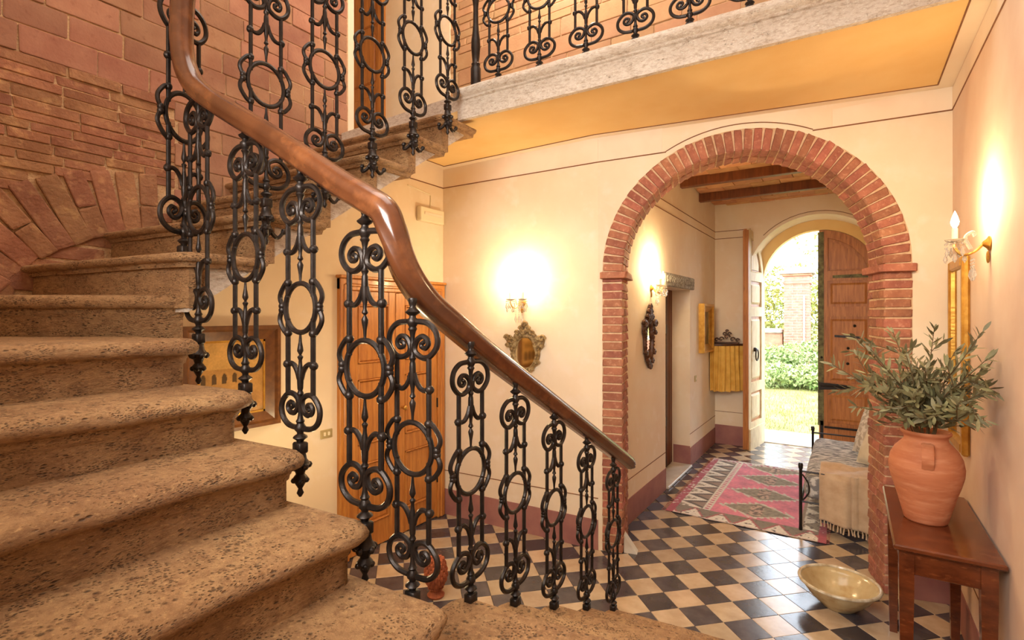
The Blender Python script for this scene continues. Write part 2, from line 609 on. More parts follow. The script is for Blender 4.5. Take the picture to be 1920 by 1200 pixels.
def arch_wall(fn, L, z0, z1, sc, a, zs, b, t, n=28, hole_floor=True):
    """wall slab with an arched opening; fn(s, z, out) -> point, out negative is into the wall"""
    mb = MB()
    arc = [(sc - a * math.cos(PI * i / n), zs + b * math.sin(PI * i / n)) for i in range(n + 1)]
    for o_, o2 in ((0, 0), (-t, -t)):
        quads = [((0, z0), (sc - a, z0), (sc - a, zs), (0, zs)), ((0, zs), (sc - a, zs), (sc - a, z1), (0, z1)),
                 ((sc + a, z0), (L, z0), (L, zs), (sc + a, zs)), ((sc + a, zs), (L, zs), (L, z1), (sc + a, z1))]
        for i in range(n):
            quads.append((arc[i], arc[i + 1], (arc[i + 1][0], z1), (arc[i][0], z1)))
        for qd in quads:
            mb.add([fn(s, z, o_) for s, z in qd], [(0, 1, 2, 3)] if o_ == 0 else [(3, 2, 1, 0)])
    loop = [(sc - a, z0)] + arc + [(sc + a, z0)]
    for i in range(len(loop) - 1):
        (s, z), (s2, z2) = loop[i], loop[i + 1]
        mb.add([fn(s, z, 0), fn(s2, z2, 0), fn(s2, z2, -t), fn(s, z, -t)], [(0, 3, 2, 1)])
    for (s, z), (s2, z2) in (((0, z1), (L, z1)), ((0, z0), (0, z1)), ((L, z0), (L, z1))):
        mb.add([fn(s, z, 0), fn(s2, z2, 0), fn(s2, z2, -t), fn(s, z, -t)], [(0, 1, 2, 3)])
    return mb


SCN, AR, ZS, RISE, BT = .9915, .81, 2.08, .80, .15
WT = .32
mb = arch_wall(apt, AL, 0, 3.30, SCN, AR + BT, ZS, RISE + BT, WT)
# straight stretch to the left
L0 = Vector((-3.01, 3.44, 0))
LD = (A0 - L0).normalized()
LN = Vector((LD.y, -LD.x, 0))
LL = (A0 - L0).length


def lpt(s, z, out=0.0):
    p = L0 + LD * s + LN * out
    return (p.x, p.y, z)


mb.prism([(0, 0), (LL, 0), (LL, 3.3), (0, 3.3)], 0, -WT, lpt)
wf = mb.build('wall_front', PLASTER, smooth=False, recalc=False)
tag(wf, 'cream plaster wall pierced by the brick archway', 'wall', kind='structure')
mb = MB()

# ---------- brick arch
ba = thing('brick_archway', apt(SCN, 0), 'round brick archway between the hall and the entrance passage', 'archway', kind='structure')
mb = MB()
mm = []
n = 28
ins = .008
arcI = [(SCN - (AR + ins) * math.cos(PI * i / n), ZS + (RISE + ins) * math.sin(PI * i / n)) for i in range(n + 1)]
arcO = [(SCN - (AR + BT) * math.cos(PI * i / n), ZS + (RISE + BT) * math.sin(PI * i / n)) for i in range(n + 1)]
for i in range(n):
    mb.prism([arcI[i], arcI[i + 1], arcO[i + 1], arcO[i]], -.004, -WT + .002, apt)
for s0, s1 in ((SCN - AR - BT, SCN - AR - ins), (SCN + AR + ins, SCN + AR + BT)):
    mb.prism([(s0, 0), (s1, 0), (s1, ZS), (s0, ZS)], -.004, -WT + .002, apt)
mb.build('mortar_bed', ARCHM, ba, smooth=False)
ABM = [brick_mesh('arch_brick_%s' % 'abc'[k], ARCHB, .035, .07, 30 + k) for k in range(3)]
arot = math.atan2(AD.y, AD.x)
NB = 46
for k in range(NB):
    th = PI * (k + .5) / NB
    rr_ = BT + random.uniform(-.006, .008)
    s = SCN - (AR + rr_ / 2) * math.cos(th)
    z = ZS + (RISE + rr_ / 2) * math.sin(th)
    tw = PI * (AR + BT * .5) / NB - .010
    for dpt in ((0, .5), (.5, 1)):
        o_ = .006 - (dpt[0] + dpt[1]) / 2 * WT
        M = Matrix.Translation(apt(s, z, o_)) @ Matrix.Rotation(arot, 4, 'Z') @ Matrix.Rotation(th, 4, 'Y') @ Matrix.Rotation(random.uniform(-.03, .03), 4, 'Y')
        o = link('brick', ABM[k % 3], ba)
        M = wm(ba).inverted() @ M @ Matrix.Diagonal((rr_, WT / 2 - .006, tw, 1))
        o.matrix_basis = M
CH = .062
for side in (-1, 1):
    z = .0
    k = 0
    while z < ZS - .06:
        h = CH + random.uniform(-.004, .004)
        w_ = BT + random.uniform(-.006, .006)
        s = SCN + side * (AR + BT / 2)
        splits = ((0, .5), (.5, 1)) if k % 2 else ((0, .3), (.3, .72), (.72, 1))
        for a, b in splits:
            M = Matrix.Translation(apt(s, z + h / 2, .006 - (a + b) / 2 * WT)) @ Matrix.Rotation(arot, 4, 'Z') @ Matrix.Diagonal((w_, (b - a) * WT - .008, h - .010, 1))
            o = link('brick', ABM[(k + int(a * 10)) % 3], ba)
            o.matrix_basis = wm(ba).inverted() @ M
        z += h
        k += 1
    M = Matrix.Translation(apt(SCN + side * (AR + BT / 2 - .01), ZS - .028, -WT / 2 + .02)) @ Matrix.Rotation(arot, 4, 'Z') @ Matrix.Diagonal((BT + .05, WT + .06, .05, 1))
    o = link('impost', ABM[0], ba)
    o.matrix_basis = wm(ba).inverted() @ M
# plaster triangle at the foot of the left pier
MB().prism([(SCN - AR + .005, 0), (SCN - AR + .10, 0), (SCN - AR + .005, .13)], -.02, -.10, apt).build('plaster_foot', MARBLE, ba, smooth=False)

# ---------- left lower wall (under the upper flight) with the double door
XD = -3.01
wl = MB().box(XD - .3, XD, -.7, 3.60, 0, 3.3).build('wall_left', PLASTER, smooth=False)
# only as high as the stair soffit: cut to a sloping top
mb = MB()
prof = [(-.7, 0), (3.6, 0), (3.6, 3.30), (2.78, 3.0), (.95, 1.70), (-.7, 1.2)]
mb.prism(prof, XD - .3, XD, lambda u, v, w_: (w_, u, v))
wl.data = mb.mesh('wall_left', PLASTER, smooth=False)
tag(wl, 'yellow lit plaster wall beneath the upper stair flight', 'wall', kind='structure')

# ---------- right wall
XR = .52
wr = MB().box(XR, XR + .3, -.8, 4.1, 0, 6.2).build('wall_right', PINK, smooth=False)
tag(wr, 'pale pinkish plaster wall on the right of the hall', 'wall', kind='structure')

# ---------- balcony, ceiling under it
BE0 = Vector((-2.16, 2.64, 3.055))
BE1 = Vector((.52, 2.90, 3.125))
BD = (BE1 - BE0).normalized()
BN = Vector((BD.y, -BD.x, 0)).normalized()


def bpt(o_, z, s):
    p = BE0 + BD * s + BN * o_
    return (p.x, p.y, p.z + z)


BLn = (BE1 - BE0).length
mb = MB()
prof = [(-.45, .10), (-.03, .10), (-.03, 0), (0, 0), (.004, .10), (.006, .118), (.020, .122), (.026, .132), (.045, .138), (.058, .150), (.062, .165), (.058, .180), (.045, .190), (.02, .194), (-.45, .194)]
ns = 30
for i in range(ns):
    pass
vs = []
for i in range(ns + 1):
    s = BLn * i / ns - (.02 if i == 0 else 0)
    for (o_, z) in prof:
        wob = .004 * noise.noise((s * 6, z * 30, 1.3)) if o_ > .01 else 0
        vs.append(bpt(o_ + wob, z + wob * .6, s))
m_ = len(prof)
fs = [(i * m_ + k, i * m_ + (k + 1) % m_, (i + 1) * m_ + (k + 1) % m_, (i + 1) * m_ + k) for i in range(ns) for k in range(m_)]
fs += [tuple(range(m_)), tuple(range(ns * m_, (ns + 1) * m_))[::-1]]
mb.add(vs, fs)
bal = thing('balcony', (-.8, 2.8, 3.05), 'stone edged gallery balcony above the hall', 'balcony', kind='structure')
mb.build('stone_edge', STONEL, bal)
MB().prism([(-3.4, 2.66), (-2.2, 2.66), (.52, 2.95), (.52, 4.2), (-3.4, 4.2)], 3.13, 3.24, lambda u, v, w_: (u, v, w_ + .018 * (u + 2.1))).build('gallery_floor', STONEL, bal, smooth=False)


def ceil_z(x):
    return 3.05 + .027 * (x + 3.0)


ce = MB().prism([(-3.02, 2.66), (-2.16, 2.645), (.52, 2.905), (.52, 4.08), (-1.57, 3.56), (-3.02, 3.46)], 0, .05, lambda u, v, w_: (u, v, ceil_z(u) + w_)).build('ceiling', OCHRE, smooth=False)
tag(ce, 'ochre plaster ceiling under the gallery balcony', 'ceiling', kind='structure')

# painted bands, lines and bases
tn = [0]


def trim(mb, mat, label, smooth=False):
    tn[0] += 1
    o = mb.build('trim_%d' % tn[0], mat, smooth=smooth)
    return tag(o, label, 'painted trim', kind='structure')


def strip(fn, s0, s1, za0, za1, zb0, zb1, out=.002):
    """thin strip between two heights (za at s0, zb at s1)"""
    mb = MB()
    vs = []
    for o_ in (-.004, out):
        vs += [fn(s0, za0, o_), fn(s1, zb0, o_), fn(s1, zb1, o_), fn(s0, za1, o_)]
    mb.add(vs, [(0, 3, 2, 1), (4, 5, 6, 7), (0, 1, 5, 4), (1, 2, 6, 5), (2, 3, 7, 6), (3, 0, 4, 7)])
    return mb


zl0, zlm, zl1 = 2.886, 2.905, 3.005     # lower painted line: left corner, bend, right corner
t_ = strip(lpt, 0, LL, zl0, 3.05, zlm, 3.09, .003)
for (s0, s1) in ((0, .46), (1.52, AL)):
    za, zb = zlm + (zl1 - zlm) * s0 / AL, zlm + (zl1 - zlm) * s1 / AL
    b_ = strip(apt, s0, s1, za, 3.088, zb, 3.145, .003)
    t_.add(b_.v, b_.f)
trim(t_, BAND, 'pale painted band at the top of the arch wall')
t_ = strip(lpt, 0, LL, zl0 - .007, zl0, zlm - .007, zlm, .005)
for (s0, s1) in ((0, .487), (1.408, AL)):
    za, zb = zlm + (zl1 - zlm) * s0 / AL, zlm + (zl1 - zlm) * s1 / AL
    b_ = strip(apt, s0, s1, za - .007, za, zb - .007, zb, .005)
    t_.add(b_.v, b_.f)
pts = []
for i in range(25):
    th = math.radians(59.4 + 55.4 * i / 24)
    pts.append(apt(SCN - (AR + BT + .035) * math.cos(th), ZS + (RISE + BT + .035) * math.sin(th), .003))
t_.tube(pts, .0035, 5)
trim(t_, LINE, 'brown painted line below the pale band on the arch wall')
# ceiling band with its line
mb = MB()
o0, o1 = .10, .107
cpts = lambda d: [(-3.02 + d, 2.4), (-3.02 + d, 3.45 - d), (-1.57, 3.55 - d), (.52 - d, 4.05 - d), (.52 - d, 2.4)]
c0, c1 = cpts(.075), cpts(.082)
for k in range(4):
    qd = [c0[k], c0[k + 1], c1[k + 1], c1[k]]
    if k in (0, 3):
        qd = [(x, max(y, 2.70 if k == 0 else 2.93)) for x, y in qd]
    mb.prism(qd, -.004, .01, lambda u, v, w_: (u, v, ceil_z(u) + w_))
trim(mb, LINE, 'brown painted line around the ochre ceiling')
mb = MB()
wpts = [(-3.02, 2.7), (-3.02, 3.45), (-1.57, 3.56), (.52, 4.07), (.52, 2.93)]
for k in range(4):
    qd = [wpts[k], wpts[k + 1], c0[k + 1], c0[k]]
    if k in (0, 3):
        qd = [(x, max(y, 2.70 if k == 0 else 2.93)) for x, y in qd]
    mb.prism(qd, -.003, .01, lambda u, v, w_: (u, v, ceil_z(u) + w_))
trim(mb, BAND, 'pale painted border around the ochre ceiling')
# left wall and right wall bands
rpt = lambda s, z, o_: (XR - o_, s, z)
dpt = lambda s, z, o_: (XD + o_, s, z)
t_ = strip(rpt, 1.6, 4.06, 3.03, 3.13, 3.005, 3.13)
trim(t_, BAND, 'pale painted band at the top of the right wall')
trim(strip(rpt, 1.6, 4.06, 3.023, 3.03, 2.998, 3.005, .004), LINE, 'brown painted line high on the right wall')
t_ = strip(dpt, 2.75, 3.44, 2.886, 3.05, 2.886, 3.05, .003)
trim(t_, BAND, 'pale painted band on the door wall above the box')
trim(strip(dpt, 2.6, 3.44, 2.879, 2.886, 2.879, 2.886, .005), LINE, 'brown painted line below the band on the door wall')
# chair line and mauve base
trim(strip(lpt, 0, LL, .383, .389, .383, .389, .003), LINE, 'fine brown line above the mauve base on the arch wall')


def baseboard(name, mb, label):
    o = mb.build(name, BASE, smooth=False)
    return tag(o, label, 'baseboard', kind='structure')


baseboard('baseboard_front', strip(lpt, 0, LL, 0, .225, 0, .225, .006), 'mauve painted base along the wall left of the arch')
baseboard('baseboard_front_right', strip(apt, SCN + AR + BT, AL, 0, .225, 0, .225, .006), 'mauve painted base between the arch pier and right wall')
baseboard('baseboard_right', strip(rpt, 2.4, 4.06, 0, .22, 0, .22, .006), 'mauve painted base along the right wall behind the table')
trim(strip(rpt, 2.4, 4.06, .38, .386, .38, .386, .003), LINE, 'fine brown line above the base on the right wall')

# ---------- the entrance passage
XP = -1.55
YE = 7.41
DY0, DY1, DZ = 5.149, 6.09, 2.05
mb = MB()
mb.box(XP - .22, XP, 3.80, DY0, 0, 3.3).box(XP - .22, XP, DY1, YE + .1, 0, 3.3).box(XP - .22, XP, DY0, DY1, DZ, 3.3)
wp = mb.build('wall_passage_left', PLASTER, smooth=False)
tag(wp, 'cream plaster wall of the entrance passage with a side doorway', 'wall', kind='structure')
mb = MB().box(XP - .40, XP - .24, DY0 - .15, DY1 + .15, 0, 2.3)
o = mb.build('door_2', BROWNW, smooth=False)
tag(o, 'dark brown plank door recessed in the passage side doorway', 'door', kind='structure')
for k, (y0, y1) in enumerate(((5.15, 5.40), (5.41, 5.62), (5.63, 5.80), (5.81, 5.96), (5.97, 6.09))):
    MB().cbox(XP - .235, XP - .205, y0, y1, .02, DZ, .006).build('plank', BROWNW, o, smooth=False)
MB().box(XP - .205, XP - .19, 5.80, 5.84, 0, DZ).build('cover_strip', CARVED, o, smooth=False)
for z in (.5, 1.55):
    MB().cbox(XP - .206, XP - .185, 5.70, 5.83, z, z + .10, .003).build('hinge', IRON, o, smooth=False)
th_ = MB().cbox(XP - .20, XP + .03, DY0 + .01, DY1 - .01, 0, .028, .006).build('threshold', MARBLE, smooth=False)
tag(th_, 'pale marble threshold slab at the passage side doorway', 'threshold', kind='structure')
wq = MB().box(.56, .8, 4.15, YE + .1, 0, 3.3).build('wall_passage_right', PLASTER, smooth=False)
tag(wq, 'cream plaster wall behind the daybed in the passage', 'wall', kind='structure')

DC, DA = -.345, .66          # front door centre and half width
ept = lambda s, z, o_: (XP - .05 + s, YE - o_, z)
mb = arch_wall(ept, 2.25, 0, 3.3, DC - XP + .05, .81, 2.19, .83, .45, 26)
we = mb.build('wall_passage_end', PLASTER, smooth=False, recalc=False)
tag(we, 'cream plaster end wall around the deep arched front doorway', 'wall', kind='structure')
e2 = lambda s, z, o_: (XP - .05 + s, YE + .45 - o_, z)
mb = arch_wall(e2, 2.25, 0, 3.3, DC - XP + .05, DA, 2.23, DA, .16, 26)
we2 = mb.build('wall_entrance_outer', OCHRE, smooth=False, recalc=False)
tag(we2, 'outer arched jamb around the front door', 'wall', kind='structure')
th2 = MB().cbox(DC - .80, DC + .80, YE + .40, YE + .75, -.04, .012, .006).build('front_threshold', PAVE, smooth=False)
tag(th2, 'worn stone threshold under the open front door', 'threshold', kind='structure')

ppt = lambda s, z, o_: (XP + o_, s, z)
for s0, s1, nm in ((3.9, DY0, 'near'), (DY1, YE, 'far')):
    baseboard('baseboard_passage_' + nm, strip(ppt, s0, s1, 0, .215, 0, .215, .006), 'mauve painted base %s the passage side doorway' % ('before' if nm == 'near' else 'beyond'))
    trim(strip(ppt, s0, s1, .372, .378, .372, .378, .003), LINE, 'fine brown line on the passage wall %s the side doorway' % ('before' if nm == 'near' else 'beyond'))
baseboard('baseboard_doorway_reveal', MB().box(XP - .19, XP + .001, DY1 - .006, DY1 + .004, 0, .235), 'mauve base on the reveal of the passage side doorway')
baseboard('baseboard_passage_end', strip(ept, .05, .44, 0, .26, 0, .26, .006), 'mauve painted base on the passage end wall by the front door')
trim(strip(ept, .05, .40, .44, .446, .44, .446, .003), LINE, 'fine brown line on the passage end wall')
for z, lab in ((2.80, 'lower'), (2.90, 'upper')):
    trim(strip(ppt, 3.9, YE, z, z + .008, z, z + .008, .003), LINE, '%s brown painted line on the passage left wall' % lab)
    trim(strip(ept, .05, .5, z, z + .008, z, z + .008, .003), LINE, '%s brown painted line on the passage end wall' % lab)
pts = []
for i in range(29):
    th = PI * i / 28
    if 2.19 + .87 * math.sin(th) > 2.80:
        pts.append(ept(DC - XP + .05 - .85 * math.cos(th), 2.19 + .87 * math.sin(th), .002))
trim(MB().tube(pts, .004, 5), LINE, 'brown painted line following the front door arch')

# passage ceiling: beams and terracotta tiles
cp = MB().box(XP - .2, .8, 3.85, YE + .1, 3.275, 3.42).build('ceiling_passage', MORTAR, smooth=False)
tag(cp, 'beamed terracotta ceiling of the entrance passage', 'ceiling', kind='structure')
TCM = [brick_mesh('ceiling_tile_%s' % 'ab'[k], surf('ceiling_terracotta', srgb(214, 162, 112), srgb(196, 138, 90), 8, rough=.9, rnd=.16, hue=.012) if k == 0 else bpy.data.materials['ceiling_terracotta'], .01, .03, 50 + k) for k in range(2)]
y = 3.92
k = 0
while y < YE - .05:
    x = XP + .02 + (.14 if k % 2 else 0)
    while x < .56:
        link('ceiling_tile', TCM[k % 2], cp, (x + .14, y + .10, 3.268 + random.uniform(-.003, .003)), None, (.288, .192, .03))
        x += .295
    y += .20
    k += 1
for y in (4.88, 5.715, 6.555):
    MB().cbox(XP - .05, .58, y - .042, y + .042, 3.155, 3.262, .006).build('beam', BROWNW, cp, smooth=False)

# ---------- upper shell: brick stair wall, gallery walls, roof
XB = -3.42
YB = 4.0
wb = MB().box(XB - .3, XB - .002, -.8, 2.74, 1.0, 6.2).build('wall_left_upper', MORTAR, smooth=False)
tag(wb, 'rough brick and stone block wall beside the upper stair flight', 'wall', kind='structure')
o = MB().box(XB - .31, XB - .002, 2.74, 2.80, 2.6, 6.2).build('trim_corner', BAND, smooth=False)
tag(o, 'pale plaster edge where the brick stair wall ends', 'painted trim', kind='structure')
wu = MB().box(-6.0, .8, YB + .001, YB + .3, 3.2, 6.2).build('wall_gallery_back', MORTAR, smooth=False)
tag(wu, 'brick back wall of the upper gallery', 'wall', kind='structure')
o = MB().box(-4.34, -3.40, YB - .01, YB + .05, 3.2, 6.2).build('wall_gallery_plaster', PLASTER, smooth=False)
tag(o, 'pale plaster strip beside the gallery door', 'wall', kind='structure')
o = MB().box(-6.0, -5.7, 2.7, YB + .1, 3.2, 6.2).box(-6.0, XB - .3, 2.5, 2.74, 3.2, 6.2).build('wall_gallery_left', PLASTER, smooth=False)
tag(o, 'plaster side wall of the gallery landing', 'wall', kind='structure')
o = MB().box(-6.0, XB + .2, 2.7, YB + .1, 3.1, 3.235).build('floor_gallery', STONEL, smooth=False)
tag(o, 'gallery landing floor at the head of the stairs', 'floor', kind='structure')
o = MB().box(-6.0, .8, -.9, 4.4, 6.1, 6.3).build('ceiling_stairwell', PLASTER, smooth=False)
tag(o, 'high plaster ceiling over the stairwell', 'ceiling', kind='structure')
o = MB().box(-3.8, .8, -.95, -.62, 0, 6.2).build('wall_back', PLASTER, smooth=False)
tag(o, 'plaster wall behind the lower landing', 'wall', kind='structure')
# gallery door
gd = thing('door_5', (-4.8, YB - .02, 3.24), 'orange pine door on the upper gallery', 'door', kind='structure')
MB().box(-5.35, -4.40, YB - .03, YB + .02, 3.24, 5.6).build('leaf', PINE, gd, smooth=False)
for (x0, x1) in ((-5.28, -4.92), (-4.84, -4.48)):
    for (z0, z1) in ((3.45, 4.25), (4.40, 4.95), (5.05, 5.5)):
        MB().cbox(x0, x1, YB - .045, YB - .02, z0, z1, .015).build('panel', PINE, gd, smooth=False)
MB().cbox(-4.42, -4.34, YB - .06, YB + .02, 3.24, 5.7, .01).build('casing', PINE, gd, smooth=False)

# bricks of the stair wall
BM = [brick_mesh('stair_brick_%s' % 'abc'[k], BRICK, .03, .05, 60 + k) for k in range(3)]
KM = [brick_mesh('stair_block_%s' % 'abc'[k], BLOCK, .012, .03, 70 + k) for k in range(3)]


def wall_piece(me, y0, y1, z0, z1, rx=0, prd=0.0, parent=None, name='brick'):
    link(name, me, parent or wb, (XB - .02 + random.uniform(-.004, .006) + prd, (y0 + y1) / 2, (z0 + z1) / 2), (rx, 0, 0), (.05, y1 - y0, z1 - z0))


# relieving arch in the brickwork
RC = Vector((1.35, 1.45))       # centre (y, z)
RI, RO = .78, 1.13
for k in range(19):
    th = math.radians(188 - 6.0 * k)
    if k > 16:
        break
    rm = (RI + RO) / 2
    y = RC.x + rm * math.cos(th)
    z = RC.y + rm * math.sin(th)
    if k % 3 == 1:
        for (a, b) in ((RI, RI + .16), (RI + .168, RO)):
            r_ = (a + b) / 2
            link('brick', BM[k % 3], wb, (XB - .010 + random.uniform(-.004, .004), RC.x + r_ * math.cos(th), RC.y + r_ * math.sin(th)), (th - PI / 2, 0, 0), (.05, .090, b - a))
    else:
        link('brick', BM[k % 3], wb, (XB - .010 + random.uniform(-.004, .004), y, z), (th - PI / 2, 0, 0), (.05, .093 + random.uniform(-.008, .003), RO - RI - random.uniform(0, .03)))


def in_arch(y, z, pad=.03):
    d = math.hypot(y - RC.x, z - RC.y)
    th = math.degrees(math.atan2(z - RC.y, y - RC.x)) % 360
    return d < RO + pad and 88 < th < 200


# small bricks, then squared blocks above and to the right
z = 1.60
row = 0
while z < 3.06:
    h = random.choice((.048, .052, .056, .06))
    y = .2 + random.uniform(0, .15)
    yend = 1.46 if z > 2.45 else 1.40
    if z < 2.5:
        yend = 1.44
    while y < yend:
        l_ = random.uniform(.16, .30)
        y1 = min(y + l_, yend)
        zc = z + h / 2
        if y1 - y > .05 and not in_arch((y + y1) / 2, zc, -.02) and not in_arch(y + .05, zc, -.03) and not in_arch(y1 - .05, zc, -.03):
            wall_piece(BM[random.randrange(3)], y + .004, y1 - .004, z + .003, z + h - .004, random.uniform(-.012, .012))
        y = y1
    z += h
    row += 1
# stones filling under the arch
for (y0, y1, z0, z1) in ((.74, .98, 1.98, 2.04), (.80, 1.10, 2.05, 2.12), (.92, 1.2, 2.13, 2.20), (1.0, 1.3, 1.95, 2.06), (.70, .86, 1.88, 1.97), (1.15, 1.34, 2.08, 2.16), (.6, .74, 1.80, 1.93)):
    wall_piece(BM[random.randrange(3)], y0, y1, z0, z1, random.uniform(-.1, .1))
z = 3.055
row = 0
while z < 4.6:
    h = random.choice((.135, .14, .145))
    y = .2 + (.17 if row % 2 else .0)
    while y < 2.72:
        l_ = random.uniform(.24, .34)
        y1 = min(y + l_, 2.73)
        if 2.73 - y1 < .08:
            y1 = 2.73
        wall_piece(KM[random.randrange(3)], y + .004, y1 - .004, z + .003, z + h - .004, 0, name='block')
        y = y1
    z += h
    row += 1
z = 2.0
row = 0
while z < 3.05:
    h = min(random.choice((.125, .135, .14)), 3.055 - z)
    if h < .05:
        break
    y = 1.45 + (0 if row % 2 else .02)
    first = True
    while y < 2.72:
        l_ = random.uniform(.2, .33) * (.6 if first and row % 2 else 1)
        first = False
        y1 = min(y + l_, 2.73)
        if 2.73 - y1 < .08:
            y1 = 2.73
        if z > 1.75 + .687 * (y - .93):
            wall_piece(KM[random.randrange(3)], y + .004, y1 - .004, z + .003, z + h - .004, 0, name='block')
        y = y1
    z += h
    row += 1
# gallery back wall: thin bricks above squared blocks
GM = [brick_mesh('gallery_block_%s' % 'ab'[k], BLOCKU, .012, .03, 80 + k) for k in range(2)]
GB = [brick_mesh('gallery_brick_%s' % 'ab'[k], BLOCKU, .02, .05, 84 + k) for k in range(2)]
z = 3.26
row = 0
while z < 5.0:
    small = z > 4.38
    h = .075 if small else .16
    x = -3.40 + (.11 if row % 2 else 0)
    first = True
    while x < .5:
        l_ = random.uniform(.2, .3) if small else random.uniform(.26, .42)
        x1 = min(x + l_, .52)
        if z > 3.7:
            link('brick' if small else 'block', (GB if small else GM)[random.randrange(2)], wu, ((x + x1) / 2, YB + .018 + random.uniform(-.005, .005), z + h / 2), (0, random.uniform(-.008, .008), 0), (x1 - x - .01, .05, h - .009))
        x = x1
    z += h
    row += 1

# ================================================================== STAIRCASE
st = thing('staircase', (-.6, 1.0, 0), 'worn travertine staircase turning up around the open well', 'staircase', kind='structure')


def step(poly, flags, z, loops, name='step', mat=STONE, seed=0.0, parent=st, cap=True):
    """plan polygon with nosing on flagged edges; loops: (inset, dz) from the top face down"""
    P = []
    Fg = []
    n = len(poly)
    for i in range(n):
        a, b = Vector(poly[i]), Vector(poly[(i + 1) % n])
        L = (b - a).length
        m = max(1, int(L / .045)) if flags[i] else max(1, int(L / .4))
        for k in range(m):
            P.append(a.lerp(b, k / m))
            Fg.append(flags[i])
    n = len(P)
    area = sum(P[i].x * P[(i + 1) % n].y - P[(i + 1) % n].x * P[i].y for i in range(n))
    sg = 1 if area > 0 else -1
    N = []
    for i in range(n):
        e = (P[(i + 1) % n] - P[i]).normalized()
        N.append(Vector((-e.y, e.x)) * sg)       # inward normal of edge i
    vs = []
    for (d, dz) in loops:
        for i in range(n):
            n1, f1 = N[i - 1], Fg[i - 1]
            n2, f2 = N[i], Fg[i]
            det = n1.x * n2.y - n1.y * n2.x
            if abs(det) < .02:
                o_ = n2 * (f1 + f2) / 2 * d
            else:
                r1, r2 = f1 * d, f2 * d
                o_ = Vector(((r1 * n2.y - r2 * n1.y) / det, (n1.x * r2 - n2.x * r1) / det))
            p = P[i] + o_
            wob = 0
            if f1 or f2:
                wob = .005 * noise.noise((p.x * 5 + seed, p.y * 5, dz * 12)) + .0025 * noise.noise((p.x * 22, p.y * 22 + seed, dz * 40))
            dip = 0
            p = p + (n1 * f1 + n2 * f2) * wob
            vs.append((p.x, p.y, z + dz + (wob * .7 if dz > -.06 else 0)))
    fs = [tuple(range(n))]
    for l_ in range(len(loops) - 1):
        for i in range(n):
            fs.append((l_ * n + i, l_ * n + (i + 1) % n, (l_ + 1) * n + (i + 1) % n, (l_ + 1) * n + i))
    fs.append(tuple(range((len(loops) - 1) * n, len(loops) * n))[::-1])
    mb = MB()
    mb.add(vs, fs)
    return mb.build(name, mat, parent, ang=50)


def rc(poly, idx, r=.05):
    """round one polygon corner into three points"""
    n = len(poly)
    a, b, c = Vector(poly[idx - 1]), Vector(poly[idx]), Vector(poly[(idx + 1) % n])
    u, v = (a - b).normalized(), (c - b).normalized()
    return [tuple(b + u * r), tuple(b + (u + v) * r * .30), tuple(b + v * r)]


NOSE = [(.036, 0), (.016, -.003), (.005, -.012), (.0, -.025), (.002, -.038), (.010, -.049), (.024, -.055), (.033, -.057), (.034, -.067), (.038, -.072), (.041, -.084), (.048, -.090), (.049, -.33)]
NOSE3 = [(a * .8, b * .68) for a, b in NOSE[:11]]
H = .167
# flight 1: treads 1-4 and the quarter landing 5
for n_ in range(1, 6):
    yn = 2.625 - .330 * (n_ - 1) if n_ < 5 else 1.325
    sk = .16
    if n_ < 5:
        c_ = [(-1.11, yn), (.52, yn + sk), (.52, yn - .45 + sk), (-1.11, yn - .45)]
        r3 = rc(c_, 0, .05)
        poly = r3 + c_[1:]
        step(poly, [1, 1, 1, 0, 0, 1], n_ * H, NOSE, seed=n_ * 3.1)
    else:
        c_ = [(-1.09, yn), (.52, yn + sk), (.52, -.62), (-1.0, -.62), (-1.0, .99), (-1.09, .99)]
        r3 = rc(c_, 0, .06)
        poly = r3 + c_[1:]
        step(poly, [1, 1, 1, 0, 0, 0, 0, 1], n_ * H, NOSE, seed=n_ * 3.1, name='landing')
# flight 2
W2 = lambda x: 1.02 + .075 * (x + .87)
noses = {6: -.845, 7: -1.125, 8: -1.395, 9: -1.650, 10: -1.955}
for n_, xn in noses.items():
    xb = xn - .50
    if n_ < 10:
        c_ = [(xn, W2(xn)), (xb, W2(xb)), (xb + .04, -.62), (xn + .04, -.62)]
        poly = rc(c_, 0, .06) + c_[1:]
        poly = [poly[0], poly[1], poly[2]] + poly[3:]
        step(poly, [1, 1, 1, 0, 0, 1], n_ * H, NOSE, seed=n_ * 3.1)
    else:
        c_ = [(xn, W2(xn)), (-2.3, W2(-2.3)), (-3.42, .2), (-3.42, -.62), (xn + .04, -.62)]
        poly = rc(c_, 0, .06) + c_[1:]
        step(poly, [1, 1, 1, 0, 0, 0, 1], n_ * H, NOSE, seed=n_ * 3.1)
# winder 11, flight 3
c_ = [(-2.255, .93), (-2.255, 1.01), (-3.42, 1.01), (-3.42, .14)]
poly = rc(c_, 0, .05) + c_[1:]
step(poly, [1, 1, 1, 0, 0, 1], 11 * H, NOSE, seed=41)
X3 = -2.13
Z3 = lambda k: 2.004 + .206 * k
for k in range(6):
    yn = .93 + .30 * k
    yo = yn - .17 * (1 - k / 6)
    c_ = [(X3, yn), (X3, yn + .35), (-3.42, yo + .35), (-3.42, yo)]
    poly = rc(c_, 0, .045) + c_[1:]
    step(poly, [1, 1, 1, 0, 0, 1], Z3(k), NOSE3, seed=50 + k * 2.7)
# string of flight 3: saw-tooth top, straight soffit
top = [(.98, 1.80)]
top = []
for k in range(6):
    yn = .976 + .30 * k
    sf = 1.715 + .70 * (yn - .90) + .004
    top += [(yn, max(Z3(k) - .206 - .035, sf)), (yn, Z3(k) - .04)]
top += [(2.70, Z3(5) - .04), (2.70, 2.968), (.976, 1.768)]
mb = MB()
mb.prism(top, X3 - .05, -3.40, lambda u, v, w_: (w_, u, v))
mb.build('string', STONEL, st, smooth=False)
